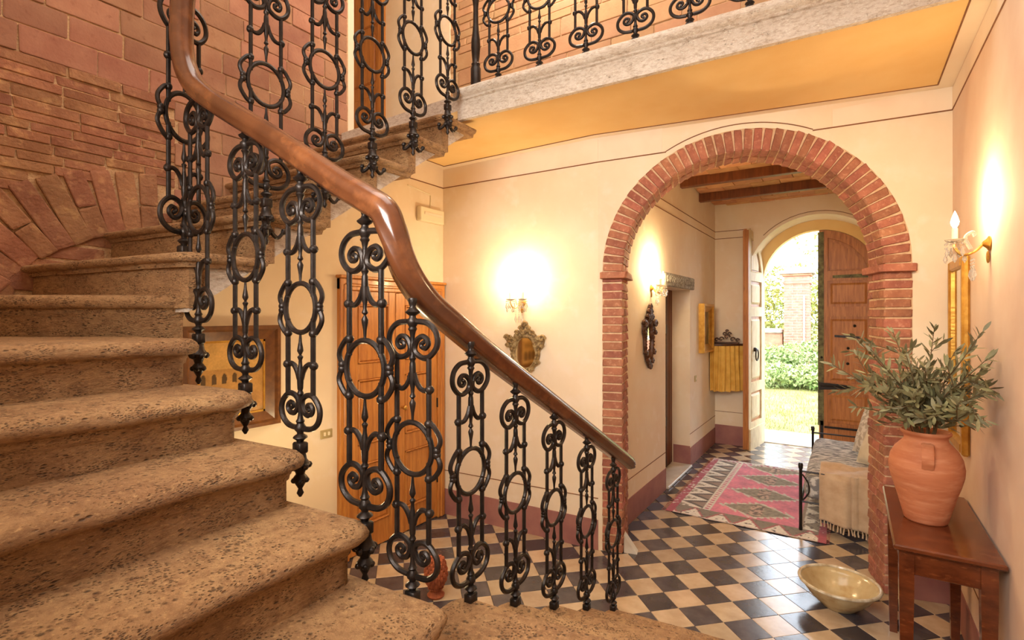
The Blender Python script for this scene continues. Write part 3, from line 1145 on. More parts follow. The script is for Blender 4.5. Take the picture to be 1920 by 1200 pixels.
# sloping plaster skirting along the brick wall is bare brick in the photograph; risers close the flight
for k in range(6):
    yn = .976 + .30 * k
    yo = yn - .17 * (1 - k / 6)
    MB().prism([(X3 - .046, yn), (-3.42, yo), (-3.42, yo + .06), (X3 - .046, yn + .06)], Z3(k) - .22, Z3(k) - .05, lambda u, v, w_: (u, v, w_)).build('riser', STONE, st, smooth=False)

# ================================================================== RAILINGS
HH = .44       # half height of the model baluster


def flip(pts):
    return [(x, y, -z) for x, y, z in pts]


def bal_parts():
    S = HH / 1100.0
    K = 1 / .672
    T = lambda y: (1181 - y) * S
    parts = []
    # turned centre
    up = [(30, 86), (34, 100), (28, 128), (22, 146), (30, 165), (56, 186), (50, 196), (24, 214), (26, 228), (42, 246), (42, 268), (26, 296), (34, 312), (24, 328), (18, 360), (17, 410), (23, 432), (17, 460), (14, 500), (27, 522), (17, 545), (22, 560), (24, 600), (26, 660), (20, 720), (15, 746), (13, 778), (23, 804), (9, 820), (24, 850), (22, 870), (13, 920), (9, 975), (14, 1000), (6, 1012)]
    prof = [(r * S, T(y)) for r, y in up][::-1]
    mb = MB().lathe(prof, 10)
    mb.lathe([(r, -z) for r, z in prof], 10)
    mb.cbox(-.020, .020, -.016, .016, -HH - .006, -HH + .028, .004)
    parts.append(('spindle', mb.mesh('baluster_spindle', IRON, ang=50), 1))
    rr = 19.5 * S
    # rods
    for sx in (-1, 1):
        for sz in (1, -1):
            mb = MB().tube([(sx * 107 * K * S, 0, sz * T(505)), (sx * 107 * K * S, 0, sz * T(1098))], rr, 8)
            parts.append(('rod', mb.mesh('baluster_rod', IRON), 0))
    # ring
    R = .172 * HH
    pts = [(R * math.cos(2 * PI * i / 32), 0, R * math.sin(2 * PI * i / 32)) for i in range(32)]
    parts.append(('ring', MB().tube(pts, rr * 1.05, 8, closed=True).mesh('baluster_ring', IRON), 0))
    # scrolls
    sp = [(28, 256), (95, 266), (145, 315), (163, 385), (152, 450), (112, 506), (70, 518), (28, 492), (14, 455), (22, 410), (42, 375), (72, 364), (98, 386), (104, 420), (86, 448), (62, 440), (58, 418), (72, 406)]
    for sx in (-1, 1):
        for sz in (1, -1):
            base = catmull([(sx * x * K * S, 0, sz * T(y)) for x, y in sp], 5)
            n = len(base)
            rad = [rr * (1.12 - .30 * max(0, (i / n - .55)) / .45) for i in range(n)]
            mb = MB().tube(base, rad, 7)
            mb.ball(base[-1], rr * .95, 6, 4)
            parts.append(('scroll', mb.mesh('baluster_scroll', IRON), 0))
    # leaf curls from the centre to the rods with knobs
    cl = [(14, 630), (26, 690), (52, 738), (80, 752), (107, 742)]
    for sx in (-1, 1):
        for sz in (1, -1):
            base = catmull([(sx * x * K * S, 0, sz * T(y)) for x, y in cl], 4)
            mb = MB().tube(base, [rr * (.75 + .3 * math.sin(PI * i / (len(base) - 1))) for i in range(len(base))], 6)
            mb.ball((sx * 112 * K * S, 0, sz * T(742)), rr * 1.75, 8, 6)
            parts.append(('curl', mb.mesh('baluster_curl', IRON), 0))
    # double arcs beside the ring
    ar = [(107, 980), (135, 995), (172, 1060), (178, 1110), (160, 1160)]
    for sx in (-1, 1):
        for sz in (1, -1):
            base = catmull([(sx * x * K * S, 0, sz * T(y)) for x, y in ar], 5)
            mb = MB().tube(base, rr * .98, 7)
            mb.ball((sx * 107 * K * S, 0, sz * T(985)), rr * 1.7, 8, 5)
            mb.ball((sx * 158 * K * S, 0, sz * T(1165)), rr * 1.55, 8, 5)
            parts.append(('side_arc', mb.mesh('baluster_side_arc', IRON), 0))
    return parts


BP = bal_parts()
# pendants below the treads
mb = MB().lathe([(.004, -.14), (.011, -.128), (.006, -.115), (.016, -.098), (.024, -.084), (.013, -.07), (.018, -.055), (.030, -.040), (.020, -.026), (.016, 0), (.020, .02)], 10)
for k in range(5):
    q_ = 2 * PI * k / 5
    mb.ball((.025 * math.cos(q_), .025 * math.sin(q_), -.045), .011, 6, 4)
    mb.ball((.019 * math.cos(q_ + .6), .019 * math.sin(q_ + .6), -.088), .009, 6, 4)
PEND = mb.mesh('baluster_pendant', IRON, ang=50)
mb = MB()
mb.v = [tuple(v.co) for v in PEND.vertices]
mb.f = [tuple(p.vertices) for p in PEND.polygons]
for k, (a, l_) in enumerate(((0, .075), (2.2, .05), (4.2, .055))):
    base = catmull([(0, 0, -.05), (.02 * math.cos(a), .02 * math.sin(a), -.09), (.05 * math.cos(a), .05 * math.sin(a), -.11), (l_ * math.cos(a), l_ * math.sin(a), -.085)], 4)
    mb.tube(base, [.010] * 4 + [.009] * 4 + [.007] * (len(base) - 8), 6)
    mb.ball(base[-1], .012, 6, 4)
PENDL = mb.mesh('baluster_leaf_pendant', IRON, ang=50)


def baluster(parent, x, y, z0, z1, ang, pend=None):
    L = z1 - z0
    s = L / (2 * HH)
    wmi = wm(parent).inverted()
    sw_ = min(max(s, .92), 1.08)
    root = link('baluster', BP[0][1], parent)
    root.matrix_basis = wmi @ Matrix.Translation((x, y, (z0 + z1) / 2)) @ Matrix.Rotation(ang, 4, 'Z') @ Matrix.Diagonal((sw_, sw_, s, 1))
    for nm, me, _ in BP[1:]:
        link(nm, me, root)
    if pend:
        link('pendant', pend, root, (0, 0, -HH))
    return root


sr = thing('stair_railing', (-1.065, 2.6, 0), 'scrolled black iron stair balustrade with polished wooden handrail', 'railing')

# handrail: points with heading (degrees)
RP = [((-1.065, 2.83, .905), 90), ((-1.065, 2.77, .945), 90), ((-1.065, 2.265, 1.208), 90), ((-1.065, 1.765, 1.467), 90), ((-1.055, 1.41, 1.648), 90), ((-1.045, 1.24, 1.738), 90),
      ((-1.042, 1.13, 1.80), 93), ((-1.043, 1.06, 1.865), 105), ((-1.050, 1.025, 1.93), 125), ((-1.058, 1.006, 1.995), 150), ((-1.085, 1.0, 2.052), 168), ((-1.15, .998, 2.092), 177), ((-1.25, .998, 2.145), 180),
      ((-1.382, .998, 2.221), 180), ((-1.676, .998, 2.389), 180), ((-1.957, .99, 2.545), 180), ((-2.06, .975, 2.612), 180), ((-2.12, .963, 2.67), 181), ((-2.155, .955, 2.74), 184), ((-2.17, .95, 2.83), 190), ((-2.175, .952, 2.95), 200), ((-2.175, .957, 3.05), 220), ((-2.17, .975, 3.13), 240), ((-2.16, 1.02, 3.185), 255), ((-2.155, 1.1, 3.23), 264), ((-2.15, 1.25, 3.31), 269),
      ((-2.15, 1.45, 3.43), 270), ((-2.15, 2.0, 3.79), 270), ((-2.15, 2.5, 4.11), 270), ((-2.14, 2.60, 4.17), 272)]
RPROF = [(-.030, .004), (-.033, -.008), (-.026, -.016), (-.028, -.024), (-.020, -.034), (.020, -.034), (.028, -.024), (.026, -.016), (.033, -.008), (.030, .004), (.024, .016), (.012, .024), (0, .027), (-.012, .024), (-.024, .016)]


RPROF = [(u * 1.28, v * 1.28) for u, v in RPROF]


def rail(points, name, parent, profile=RPROF, n=6):
    P = catmull([p for p, h in points], n)
    Hd = catmull([(h, 0, 0) for p, h in points], n)
    vs = []
    m = len(P)
    for i, p in enumerate(P):
        t = (P[min(i + 1, m - 1)] - P[max(i - 1, 0)]).normalized()
        h = math.radians(Hd[i].x)
        # heading 90: going -Y, 180: going -X, 270: going +Y
        hd = Vector((math.cos(h - PI), -math.sin(h), 0)) if False else Vector(({90: 0}.get(0, math.cos(h)), -math.sin(h), 0))
        sd = Vector((-hd.y, hd.x, 0))
        sd = (sd - t * sd.dot(t)).normalized()
        nn = sd.cross(t)
        if nn.length < 1e-5:
            nn = Vector((0, 0, 1))
        nn.normalize()
        # keep the crown of the rail on the upper / outer side
        ref = Vector((0, 0, 1)) - hd * .6
        if nn.dot(ref) < 0:
            nn = -nn
        e = 1.0
        if i == 0 or i == m - 1:
            e = .45
        elif i in (1, m - 2):
            e = .85
        for (u, v) in profile:
            vs.append(p + sd * u * e + nn * v * e)
    k = len(profile)
    fs = [(i * k + a, i * k + (a + 1) % k, (i + 1) * k + (a + 1) % k, (i + 1) * k + a) for i in range(m - 1) for a in range(k)]
    fs += [tuple(range(k))[::-1], tuple(range((m - 1) * k, m * k))]
    mb = MB()
    mb.add(vs, fs)
    return mb.build(name, RAILW, parent, ang=60)


rail(RP, 'handrail', sr)


def rz_at(axis, val):
    P = catmull([p for p, h in RP], 6)
    best = None
    for p in P:
        if axis == 1 and p.x < -1.2 and val[0] > -1.2:
            continue
        if axis == 1 and p.x > -2.0 and val[0] < -2.0:
            continue
        if axis == 0 and (p.y > 1.15 or p.z > 2.8 or p.x > -1.0 and False):
            continue
        d = abs(p[axis] - val[axis])
        if best is None or d < best[0]:
            best = (d, p.z)
    return best[1]


for n_, y in ((1, 2.60), (2, 2.262), (3, 1.93), (4, 1.61), (5, 1.30)):
    x = {1: -1.065, 2: -1.063, 3: -1.06, 4: -1.05, 5: -1.02}[n_]
    z1 = rz_at(1, (x, y)) - .028
    baluster(sr, x, y, n_ * H, z1, PI / 2)
baluster(sr, -1.015, 1.032, .965, 1.805, 0, PEND)
baluster(sr, -1.180, 1.005, 1.125, 2.075, 0, PEND)
for n_, x in ((8, -1.484), (9, -1.81), (10, -2.15)):
    y = 1.0
    z1 = rz_at(0, (x, y)) - .028
    baluster(sr, x, y, n_ * H - .02, z1, 0, PEND)
baluster(sr, -2.27, 1.0, 2.004, 3.12, PI / 2 + .3)
for k, y in enumerate((1.26, 1.557, 1.852, 2.155, 2.46)):
    z1 = rz_at(1, (-2.15, y)) - .028
    baluster(sr, -2.115, y, Z3(k + 1) + .02, z1, PI / 2, PENDL)

br = thing('balcony_railing', (-.8, 2.66, 3.24), 'scrolled black iron railing along the gallery balcony edge', 'railing')


def bed(s, z=0.0):
    p = BE0 + BD * s + BN * -.01
    return (p.x, p.y, p.z + .194 + z)


np_ = bed(.115)
mb = MB().lathe([(.034, 0), (.034, .12), (.026, .135), (.030, .15), (.022, .16), (.026, .20), (.031, .26), (.030, .30), (.022, .36), (.018, .42), (.017, .52), (.021, .56), (.026, .58), (.020, .60), (.026, .63), (.032, .68), (.028, .75), (.02, .82), (.024, .86), (.02, .9), (.024, .95)], 14, np_)
mb.build('newel_post', IRON, br, ang=50)
for s in (.285, .575, .875, 1.166, 1.457, 1.747, 2.037, 2.327, 2.6):
    x, y, z = bed(s)
    baluster(br, x, y, z - .004, z + .915, math.atan2(BD.y, BD.x))
pts = [(bed(s, .95), 180) for s in (.08, .6, 1.2, 1.8, 2.4, 2.66)]
rail(pts, 'handrail', br)

# ================================================================== DOORS
# ---------- interior double door in the left wall
d1 = thing('door_1', (XD, 2.87, 0), 'orange pine panelled double door under the stairs', 'door', kind='structure')
Y0, Y1, ZT = 2.316, 3.425, 2.02
dfn = lambda s, z, o_: (XD + o_, s, z)


def dbox(y0, y1, z0, z1, o0, o1, b=.004):
    return MB().cbox(XD + o0, XD + o1, y0, y1, z0, z1, b)


for (a, b) in ((Y0, Y0 + .085), (Y1 - .085, Y1)):
    dbox(a, b, 0, ZT, -.02, .035, .006).build('casing', PINE, d1, smooth=False)
    mid = (a + b) / 2
    dbox(mid - .014, mid + .014, 0, ZT - .04, .02, .045, .008).build('casing_moulding', PINE, d1, smooth=False)
dbox(Y0, Y1, ZT - .085, ZT, -.02, .036, .006).build('casing_head', PINE, d1, smooth=False)
dbox(Y0 - .012, Y1 + .004, ZT, ZT + .022, -.02, .055, .006).build('cornice', PINE, d1, smooth=False)
dbox(Y0 + .04, Y1 - .04, ZT - .06, ZT - .035, .02, .046, .008).build('casing_moulding', PINE, d1, smooth=False)
ym = (Y0 + Y1) / 2
for (a, b) in ((Y0 + .085, ym - .002), (ym + .002, Y1 - .085)):
    leaf = dbox(a, b, .01, ZT - .085, -.02, .004).build('leaf', PINE, d1, smooth=False)
    sw_ = .085
    for (y0, y1, z0, z1) in ((a, a + sw_, .01, ZT - .085), (b - sw_, b, .01, ZT - .085)):
        dbox(y0, y1, z0, z1, .0, .018).build('stile', PINE, leaf, smooth=False)
    for (z0, z1) in ((.01, .20), (.66, .80), (1.28, 1.40), (ZT - .185, ZT - .085)):
        dbox(a + sw_, b - sw_, z0, z1, .0, .0175).build('rail', PINE, leaf, smooth=False)
    for (z0, z1) in ((.20, .66), (.80, 1.28), (1.40, ZT - .185)):
        dbox(a + sw_ + .012, b - sw_ - .012, z0 + .012, z1 - .012, -.005, .010, .009).build('panel', PINE, leaf, smooth=False)
        for (ya, yb, za, zb) in ((a + sw_, b - sw_, z0, z0 + .012), (a + sw_, b - sw_, z1 - .012, z1), (a + sw_, a + sw_ + .012, z0, z1), (b - sw_ - .012, b - sw_, z0, z1)):
            dbox(ya, yb, za, zb, .0, .028, .004).build('panel_moulding', PINE, leaf, smooth=False)
dbox(ym - .02, ym + .02, .02, ZT - .09, .015, .026, .004).build('astragal', PINE, d1, smooth=False)
for z in (.35, 1.0, 1.65):
    MB().lathe([(.007, -.04), (.007, .04)], 8, (XD + .024, Y1 - .088, z)).build('hinge', IRON, d1)
MB().lathe([(.01, 0), (.008, .02), (.018, .03), (.02, .045), (.01, .055)], 12, M=Matrix.Translation((XD + .018, ym + .05, 1.02)) @ Matrix.Rotation(PI / 2, 4, 'Y')).build('knob', BRASS, d1)

# ---------- front door leaves (quarter-arch tops)
LW, LZ = DA - .006, 2.23
LTH = .065


def leaf_poly(x0, x1, z0, ins=0.0, zt=None):
    """outline of leaf between local x0..x1 with the arched top inset by ins"""
    R_ = LW - ins
    pts = [(x0, z0), (x1, z0)]
    n = 12
    arc = []
    for i in range(n + 1):
        x = x1 + (x0 - x1) * i / n
        dx = LW - x
        zz = LZ + math.sqrt(max(R_ * R_ - dx * dx, 0))
        if zt:
            zz = min(zz, zt)
        arc.append((x, zz))
    return pts + arc


def front_leaf(name, M, face, edge, label, outer):
    t = thing(name, M.translation, label, 'door', kind='structure')
    fn = lambda u, v, w_: tuple(M @ Vector((u, w_, v)))
    b = MB().prism(leaf_poly(0, LW, .012), -.022, -LTH + .022, fn).build('core', edge, t, smooth=False)
    for sgn, o0, o1, mt in ((1, -.024, 0, face if not outer else edge), (-1, -LTH, -LTH + .024, edge if not outer else face)):
        out = o1 if sgn == 1 else o0
        inn = o0 if sgn == 1 else o1
        sw_ = .095
        MB().prism(leaf_poly(0, sw_, .012), inn, out, fn).build('stile', mt, t, smooth=False)
        MB().prism(leaf_poly(LW - sw_, LW, .012), inn, out, fn).build('stile', mt, t, smooth=False)
        rails = ((.012, .34), (.74, .87), (1.74, 1.87), (2.21, 2.33))
        for (z0, z1) in rails:
            MB().prism([(sw_, z0), (LW - sw_, z0), (LW - sw_, z1), (sw_, z1)], inn, out, fn).build('rail', mt, t, smooth=False)
        arcO = leaf_poly(sw_, LW - sw_, 2.3)[2:]
        arcI = leaf_poly(sw_ + .001, LW - sw_, 2.3, .10)[2:]
        arcI = [(x, max(z, 2.33)) for x, z in arcI]
        for i in range(len(arcO) - 1):
            if arcO[i][1] - arcI[i][1] > .01:
                MB().prism([arcI[i], arcI[i + 1], arcO[i + 1], arcO[i]], inn, out, fn).build('arched_rail', mt, t, smooth=False) if False else None
        mbk = MB()
        for i in range(len(arcO) - 1):
            mbk.prism([arcI[i], arcI[i + 1], (arcO[i + 1][0], max(arcO[i + 1][1], 2.331)), (arcO[i][0], max(arcO[i][1], 2.331))], inn, out, fn)
        mbk.build('arched_rail', mt, t, smooth=False)
        ml = [fn(x, z, inn + (out - inn) * .8) for x, z in arcI] + [fn(sw_, 2.335, inn + (out - inn) * .8), fn(LW - sw_, 2.335, inn + (out - inn) * .8)]
        MB().tube(ml, .010, 6, closed=True).build('arched_moulding', mt, t)
        for (z0, z1) in ((.34, .74), (.87, 1.74), (1.87, 2.21)):
            g = .03
            d_ = (out - inn) * .70
            pv = [fn(sw_ + g, z0 + g, inn), fn(LW - sw_ - g, z0 + g, inn), fn(LW - sw_ - g, z1 - g, inn), fn(sw_ + g, z1 - g, inn)]
            g2 = .060
            pv += [fn(sw_ + g2, z0 + g2, inn + d_), fn(LW - sw_ - g2, z0 + g2, inn + d_), fn(LW - sw_ - g2, z1 - g2, inn + d_), fn(sw_ + g2, z1 - g2, inn + d_)]
            mbp = MB()
            mbp.add(pv, [(4, 5, 6, 7), (0, 1, 5, 4), (1, 2, 6, 5), (2, 3, 7, 6), (3, 0, 4, 7), (3, 2, 1, 0)])
            mbp.build('panel', mt, t, smooth=False)
        ap = leaf_poly(sw_ + .10, LW - sw_ - .03, 2.36, .145)
        ap = ap[:2] + [(x, max(z, 2.37)) for x, z in ap[2:]]
        MB().prism(ap, inn, inn + (out - inn) * .55, fn).build('arched_panel', mt, t, smooth=False)
    return t, fn


# right leaf, closed: hinge at +X, local x runs to -X; local -y is outside
MR = Matrix.Translation((DC + DA - .003, YE + .50, 0)) @ Matrix(((-1, 0, 0, 0), (0, -1, 0, 0), (0, 0, 1, 0), (0, 0, 0, 1)))
dr, fr = front_leaf('door_4', MR, PINE_F, PINE_F, 'closed right leaf of the front door in orange wood with iron straps', False)
MB().prism([(LW - .055, .30), (LW + .012, .30), (LW + .012, 2.86), (LW - .055, 2.86)], -.0005, .012, fr).build('edge_strip', GREENIRON, dr, smooth=False)
MB().prism([(.0, 2.235), (.50, 2.245), (.50, 2.28), (.0, 2.29)], -.0005, .010, fr).build('iron_strap', GREENIRON, dr, smooth=False)
MB().prism([(-.02, 2.19), (.03, 2.19), (.03, 2.31), (-.02, 2.31)], -.0005, .02, fr).build('hinge_plate', IRON, dr, smooth=False)
MB().prism([(.34, .80), (LW, .77), (LW, .87), (.34, .85)], -.0005, .018, fr).build('bolt_plate', IRON, dr, smooth=False)
MB().tube([fr(.30, .825, .02), fr(LW - .02, .825, .02)], .012, 8).build('bolt', IRON, dr)
MB().prism([(.20, 1.455), (.48, 1.47), (.48, 1.50), (.20, 1.485)], -.0005, .008, fr).build('letter_bar', IRON, dr, smooth=False)
MB().prism([(.0, .27), (LW - .06, .27), (LW - .06, .295), (.0, .295)], -.0005, .014, fr).build('iron_bar', IRON, dr, smooth=False)
for x, z in ((.33, 1.33), (.335, 1.13), (LW - .03, 1.2), (.26, 1.62)):
    MB().ball(fr(x, z, .004), .018, 8, 6).build('boss', IRON, dr)
MB().prism([(LW - .05, 0.02), (LW - .015, .02), (LW - .015, .36), (LW - .05, .36)], -.0005, .012, fr).build('foot_bolt', IRON, dr, smooth=False)

# left leaf, swung inwards
ca, sa = math.cos(math.radians(262)), math.sin(math.radians(262))
ML = Matrix.Translation((DC - DA + .003, YE + .46, 0)) @ Matrix(((ca, -sa, 0, 0), (sa, ca, 0, 0), (0, 0, 1, 0), (0, 0, 0, 1)))
dl, fl = front_leaf('door_3', ML, PINE_F, CREAMD, 'open left leaf of the front door with pale weathered panels', True)


def swap_faces():
    pass


# the pale outer face looks to the doorway; brown meeting edge
for o in list(dl.children):
    if o.name.startswith('core'):
        o.data.materials[0] = PINE_F
for ww in ((-LTH - .002, .001),):
    MB().prism([(LW - .004, .012), (LW + .022, .012), (LW + .022, LZ + LW - .02), (LW - .004, LZ + LW - .02)], ww[0], ww[1], fl).build('meeting_stile', PINE_F, dl, smooth=False)
for sgn, o0 in ((1, .0),):
    MB().prism([(0.02, .0), (LW, .0), (LW - .0, .27), (.02, .27)], .0, .022, fl).build('kick_board', CREAMD, dl, smooth=False)
kb = MB().ball(fl(LW * .62, 1.30, .004), .028, 10, 6)
kb.build('knocker_boss', IRON, dl)
c0_ = Vector(fl(LW * .62, 1.23, .03))
ux, uz = Vector(fl(1, 0, 0)) - Vector(fl(0, 0, 0)), Vector((0, 0, 1))
MB().tube([tuple(c0_ + ux * .055 * math.cos(2 * PI * i / 18) + uz * .075 * math.sin(2 * PI * i / 18)) for i in range(18)], .009, 8, closed=True).build('knocker_ring', IRON, dl)

# ================================================================== WALL THINGS
def arm_frame(M, pts, r, seg=8):
    return MB().tube([tuple(M @ Vector(p)) for p in pts], r, seg)


def sconce(loc, ang, label, energy, candles, scale=1.0):
    """local y points away from the wall"""
    t = thing('wall_sconce', loc, label, 'sconce', 'crystal wall sconces', rz=ang)
    M = Matrix.Translation(loc) @ Matrix.Rotation(ang, 4, 'Z') @ Matrix.Scale(scale, 4)
    MB().lathe([(.004, 0), (.032, .001), (.034, .006), (.022, .012), (.012, .024), (.006, .028)], 14, M=M @ Matrix.Rotation(-PI / 2, 4, 'X')).build('back_plate', BRASS, t)
    MB().ball((0, .008, -.06), .014, 8, 6, (1, .5, 2), M=M).build('plate_drop', BRASS, t)
    for (cx, cy) in candles:
        n_ = math.hypot(cx, cy - .02)
        pts = catmull([(0, .022, 0), (cx * .3, .02 + (cy - .02) * .35, -.035), (cx * .7, .02 + (cy - .02) * .75, -.045), (cx, cy, -.012), (cx, cy, .012)], 5)
        arm = MB().tube([tuple(M @ p) for p in pts], .006 * scale, 7).build('arm', BRASS, t)
        mbc = MB()
        pts2 = catmull([(cx * .35, .02 + (cy - .02) * .45, -.02), (cx * .5, cy * .7, .03), (cx * .35, cy * .5, .055), (cx * .2, cy * .42, .035)], 5)
        mbc.tube([tuple(M @ p) for p in pts2], .008 * scale, 6)
        mbc.build('crystal_scroll', CRYSTAL, t)
        MB().lathe([(.008, .010), (.030, .016), (.038, .026), (.034, .026), (.010, .018)], 14, (cx, cy, 0), M).build('drip_dish', CRYSTAL, t)
        MB().lathe([(.011, .018), (.011, .075), (.009, .08)], 10, (cx, cy, 0), M).build('candle_sleeve', CANDLE, t)
        bo = MB().lathe([(.006, .080), (.014, .095), (.016, .108), (.011, .128), (.004, .148), (.001, .156)], 10, (cx, cy, 0), M).build('flame_bulb', BULB, t)
        for k in range(7):
            q_ = 2 * PI * k / 7 + .3
            px_, py_ = cx + .034 * math.cos(q_), cy + .034 * math.sin(q_)
            mbd = MB()
            mbd.ball((px_, py_, .006), .006, 6, 4, M=M)
            ln = .02 + .028 * (k % 2)
            mbd.ball((px_, py_, -.012), .005, 6, 4, M=M)
            mbd.lathe([(.001, -ln - .035), (.010, -ln - .018), (.006, -ln - .004), (.001, -ln + .008)], 6, (px_, py_, 0), M)
            mbd.build('crystal_drop', CRYSTAL, t)
        p = M @ Vector((cx, cy, .20))
        l_ = light('sconce_light', 'POINT', p, energy / len(candles), (1, .76, .43), .035)
    for k in range(3):
        mbd = MB()
        x_ = (k - 1) * .03
        for z_ in (-.07, -.085, -.10):
            mbd.ball((x_, .06, z_), .005, 6, 4, M=M)
        mbd.lathe([(.001, -.165), (.012, -.140), (.007, -.118), (.001, -.105)], 6, (x_, .06, 0), M)
        mbd.build('crystal_drop', CRYSTAL, t)
    return t


lang = math.atan2(LD.y, LD.x) + PI
p_ = lpt(.80, 1.86, .0)
sconce(p_, math.atan2(LN.y, LN.x) - PI / 2, 'two candle crystal sconce glowing above the ornate mirror', 11.5, ((-.055, .10), (.055, .10)))
sconce((XP, 4.69, 2.01), -PI / 2, 'small crystal sconce on the passage wall beside the carved mirror', 18, ((-.05, .10), (.05, .10)))
sconce((XR, 3.06, 2.075), PI / 2, 'single candle crystal sconce on the right wall above the vase', 8.5, ((0, .12),))


def cartouche(t, fn, w_, h_, mat, matg, kdet=1.0):
    """baroque mirror: fn(u, v, out) on the wall plane, centre at 0,0"""
    out = [(0, .50), (.10, .42), (.16, .34), (.26, .30), (.33, .22), (.48, .23), (.46, .10), (.38, .0), (.36, -.12), (.30, -.24), (.22, -.33), (.12, -.38), (0, -.46)]
    out = catmull([(a * w_, b * h_, 0) for a, b in out], 4)
    outl = [(p.x, p.y) for p in out]
    full = outl + [(-x, y) for x, y in outl[::-1][1:-1]]
    inn = [(0, .22), (.10, .21), (.19, .14), (.20, .06), (.26, -.02), (.25, -.12), (.20, -.22), (.12, -.29), (0, -.32)]
    inn = catmull([(a * w_, b * h_, 0) for a, b in inn], 4)
    il = [(p.x, p.y) for p in inn]
    fin = il + [(-x, y) for x, y in il[::-1][1:-1]]
    # frame ring: resample both loops by angle
    N_ = 72
    def rad(loop, th):
        best = None
        for i in range(len(loop)):
            (x0, y0), (x1, y1) = loop[i], loop[(i + 1) % len(loop)]
            dx, dy = math.cos(th), math.sin(th)
            ex, ey = x1 - x0, y1 - y0
            den = dx * ey - dy * ex
            if abs(den) < 1e-9:
                continue
            tt = (x0 * ey - y0 * ex) / den
            u_ = (x0 * dy - y0 * dx) / den
            if tt > 0 and -1e-6 <= u_ <= 1 + 1e-6:
                best = tt if best is None else max(best, tt)
        return best or .01
    mb = MB()
    vs = []
    for i in range(N_):
        th = 2 * PI * i / N_
        ro, ri = rad(full, th), rad(fin, th)
        for (f_, o_) in ((1.0, .002), (.98, .016), (.8, .026), (.5, .016), (.25, .028), (.05, .024), (0, .004)):
            r_ = ri + (ro - ri) * f_
            o2 = o_ + (.006 * math.sin(i * 2.3) if .2 < f_ < .99 else 0)
            vs.append(fn(r_ * math.cos(th), r_ * math.sin(th), o2))
    m = 7
    fs = [(i * m + k, i * m + k + 1, ((i + 1) % N_) * m + k + 1, ((i + 1) % N_) * m + k) for i in range(N_) for k in range(m - 1)]
    mb.add(vs, fs)
    mb.build('frame', mat, t, ang=70)
    g = MB()
    vs = [fn(0, 0, .006)]
    for i in range(N_):
        th = 2 * PI * i / N_
        ri = rad(fin, th) * 1.02
        vs.append(fn(ri * math.cos(th), ri * math.sin(th), .006))
    g.add(vs, [(0, 1 + i, 1 + (i + 1) % N_) for i in range(N_)])
    g.build('mirror_glass', MIRROR, t, smooth=False)
    # carved leaves and scrolls along the frame
    for (u, v, r_, nm) in ((0, .47, .055, 'crest'), (.08, .40, .045, 'leaf_scroll'), (-.08, .40, .045, 'leaf_scroll'), (.03, .33, .05, 'leaf_scroll'), (-.04, .32, .05, 'leaf_scroll'), (.18, .32, .04, 'leaf_scroll'), (-.18, .32, .04, 'leaf_scroll'), (.44, .22, .06, 'leaf_scroll'), (-.44, .22, .06, 'leaf_scroll'), (.36, .22, .04, 'leaf_scroll'), (-.36, .22, .04, 'leaf_scroll'), (.43, .08, .03, 'leaf_scroll'), (-.43, .08, .03, 'leaf_scroll'), (.32, -.22, .04, 'leaf_scroll'), (-.32, -.22, .04, 'leaf_scroll'), (.17, -.35, .04, 'leaf_scroll'), (-.17, -.35, .04, 'leaf_scroll'), (0, -.43, .05, 'leaf_scroll')):
        mb = MB()
        pts = []
        sgn = 1 if u >= 0 else -1
        for i in range(14):
            th = i * .55
            rr_ = r_ * h_ * (1 - i / 15)
            pts.append(fn(u * w_ + sgn * rr_ * math.cos(th), v * h_ + rr_ * math.sin(th), .022 + .001 * i))
        mb.tube(pts, [.013 * h_ / .42 * kdet * (1 - .5 * i / 14) for i in range(14)], 6)
        mb.build(nm, matg, t)


mt = thing('ornate_mirror', lpt(.83, 1.30), 'pale gilt baroque mirror hanging under the two candle sconce', 'mirror')
cartouche(mt, lambda u, v, o_: lpt(.83 + u, 1.475 + v, o_ + .004), .36, .44, GILTD, GILTD)
mt = thing('carved_mirror', (XP, 4.59, 1.27), 'dark carved wooden mirror on the passage wall', 'mirror')
cartouche(mt, lambda u, v, o_: (XP + o_ + .004, 4.59 + u, 1.545 + v), .34, .60, CARVED, CARVED, 1.0)


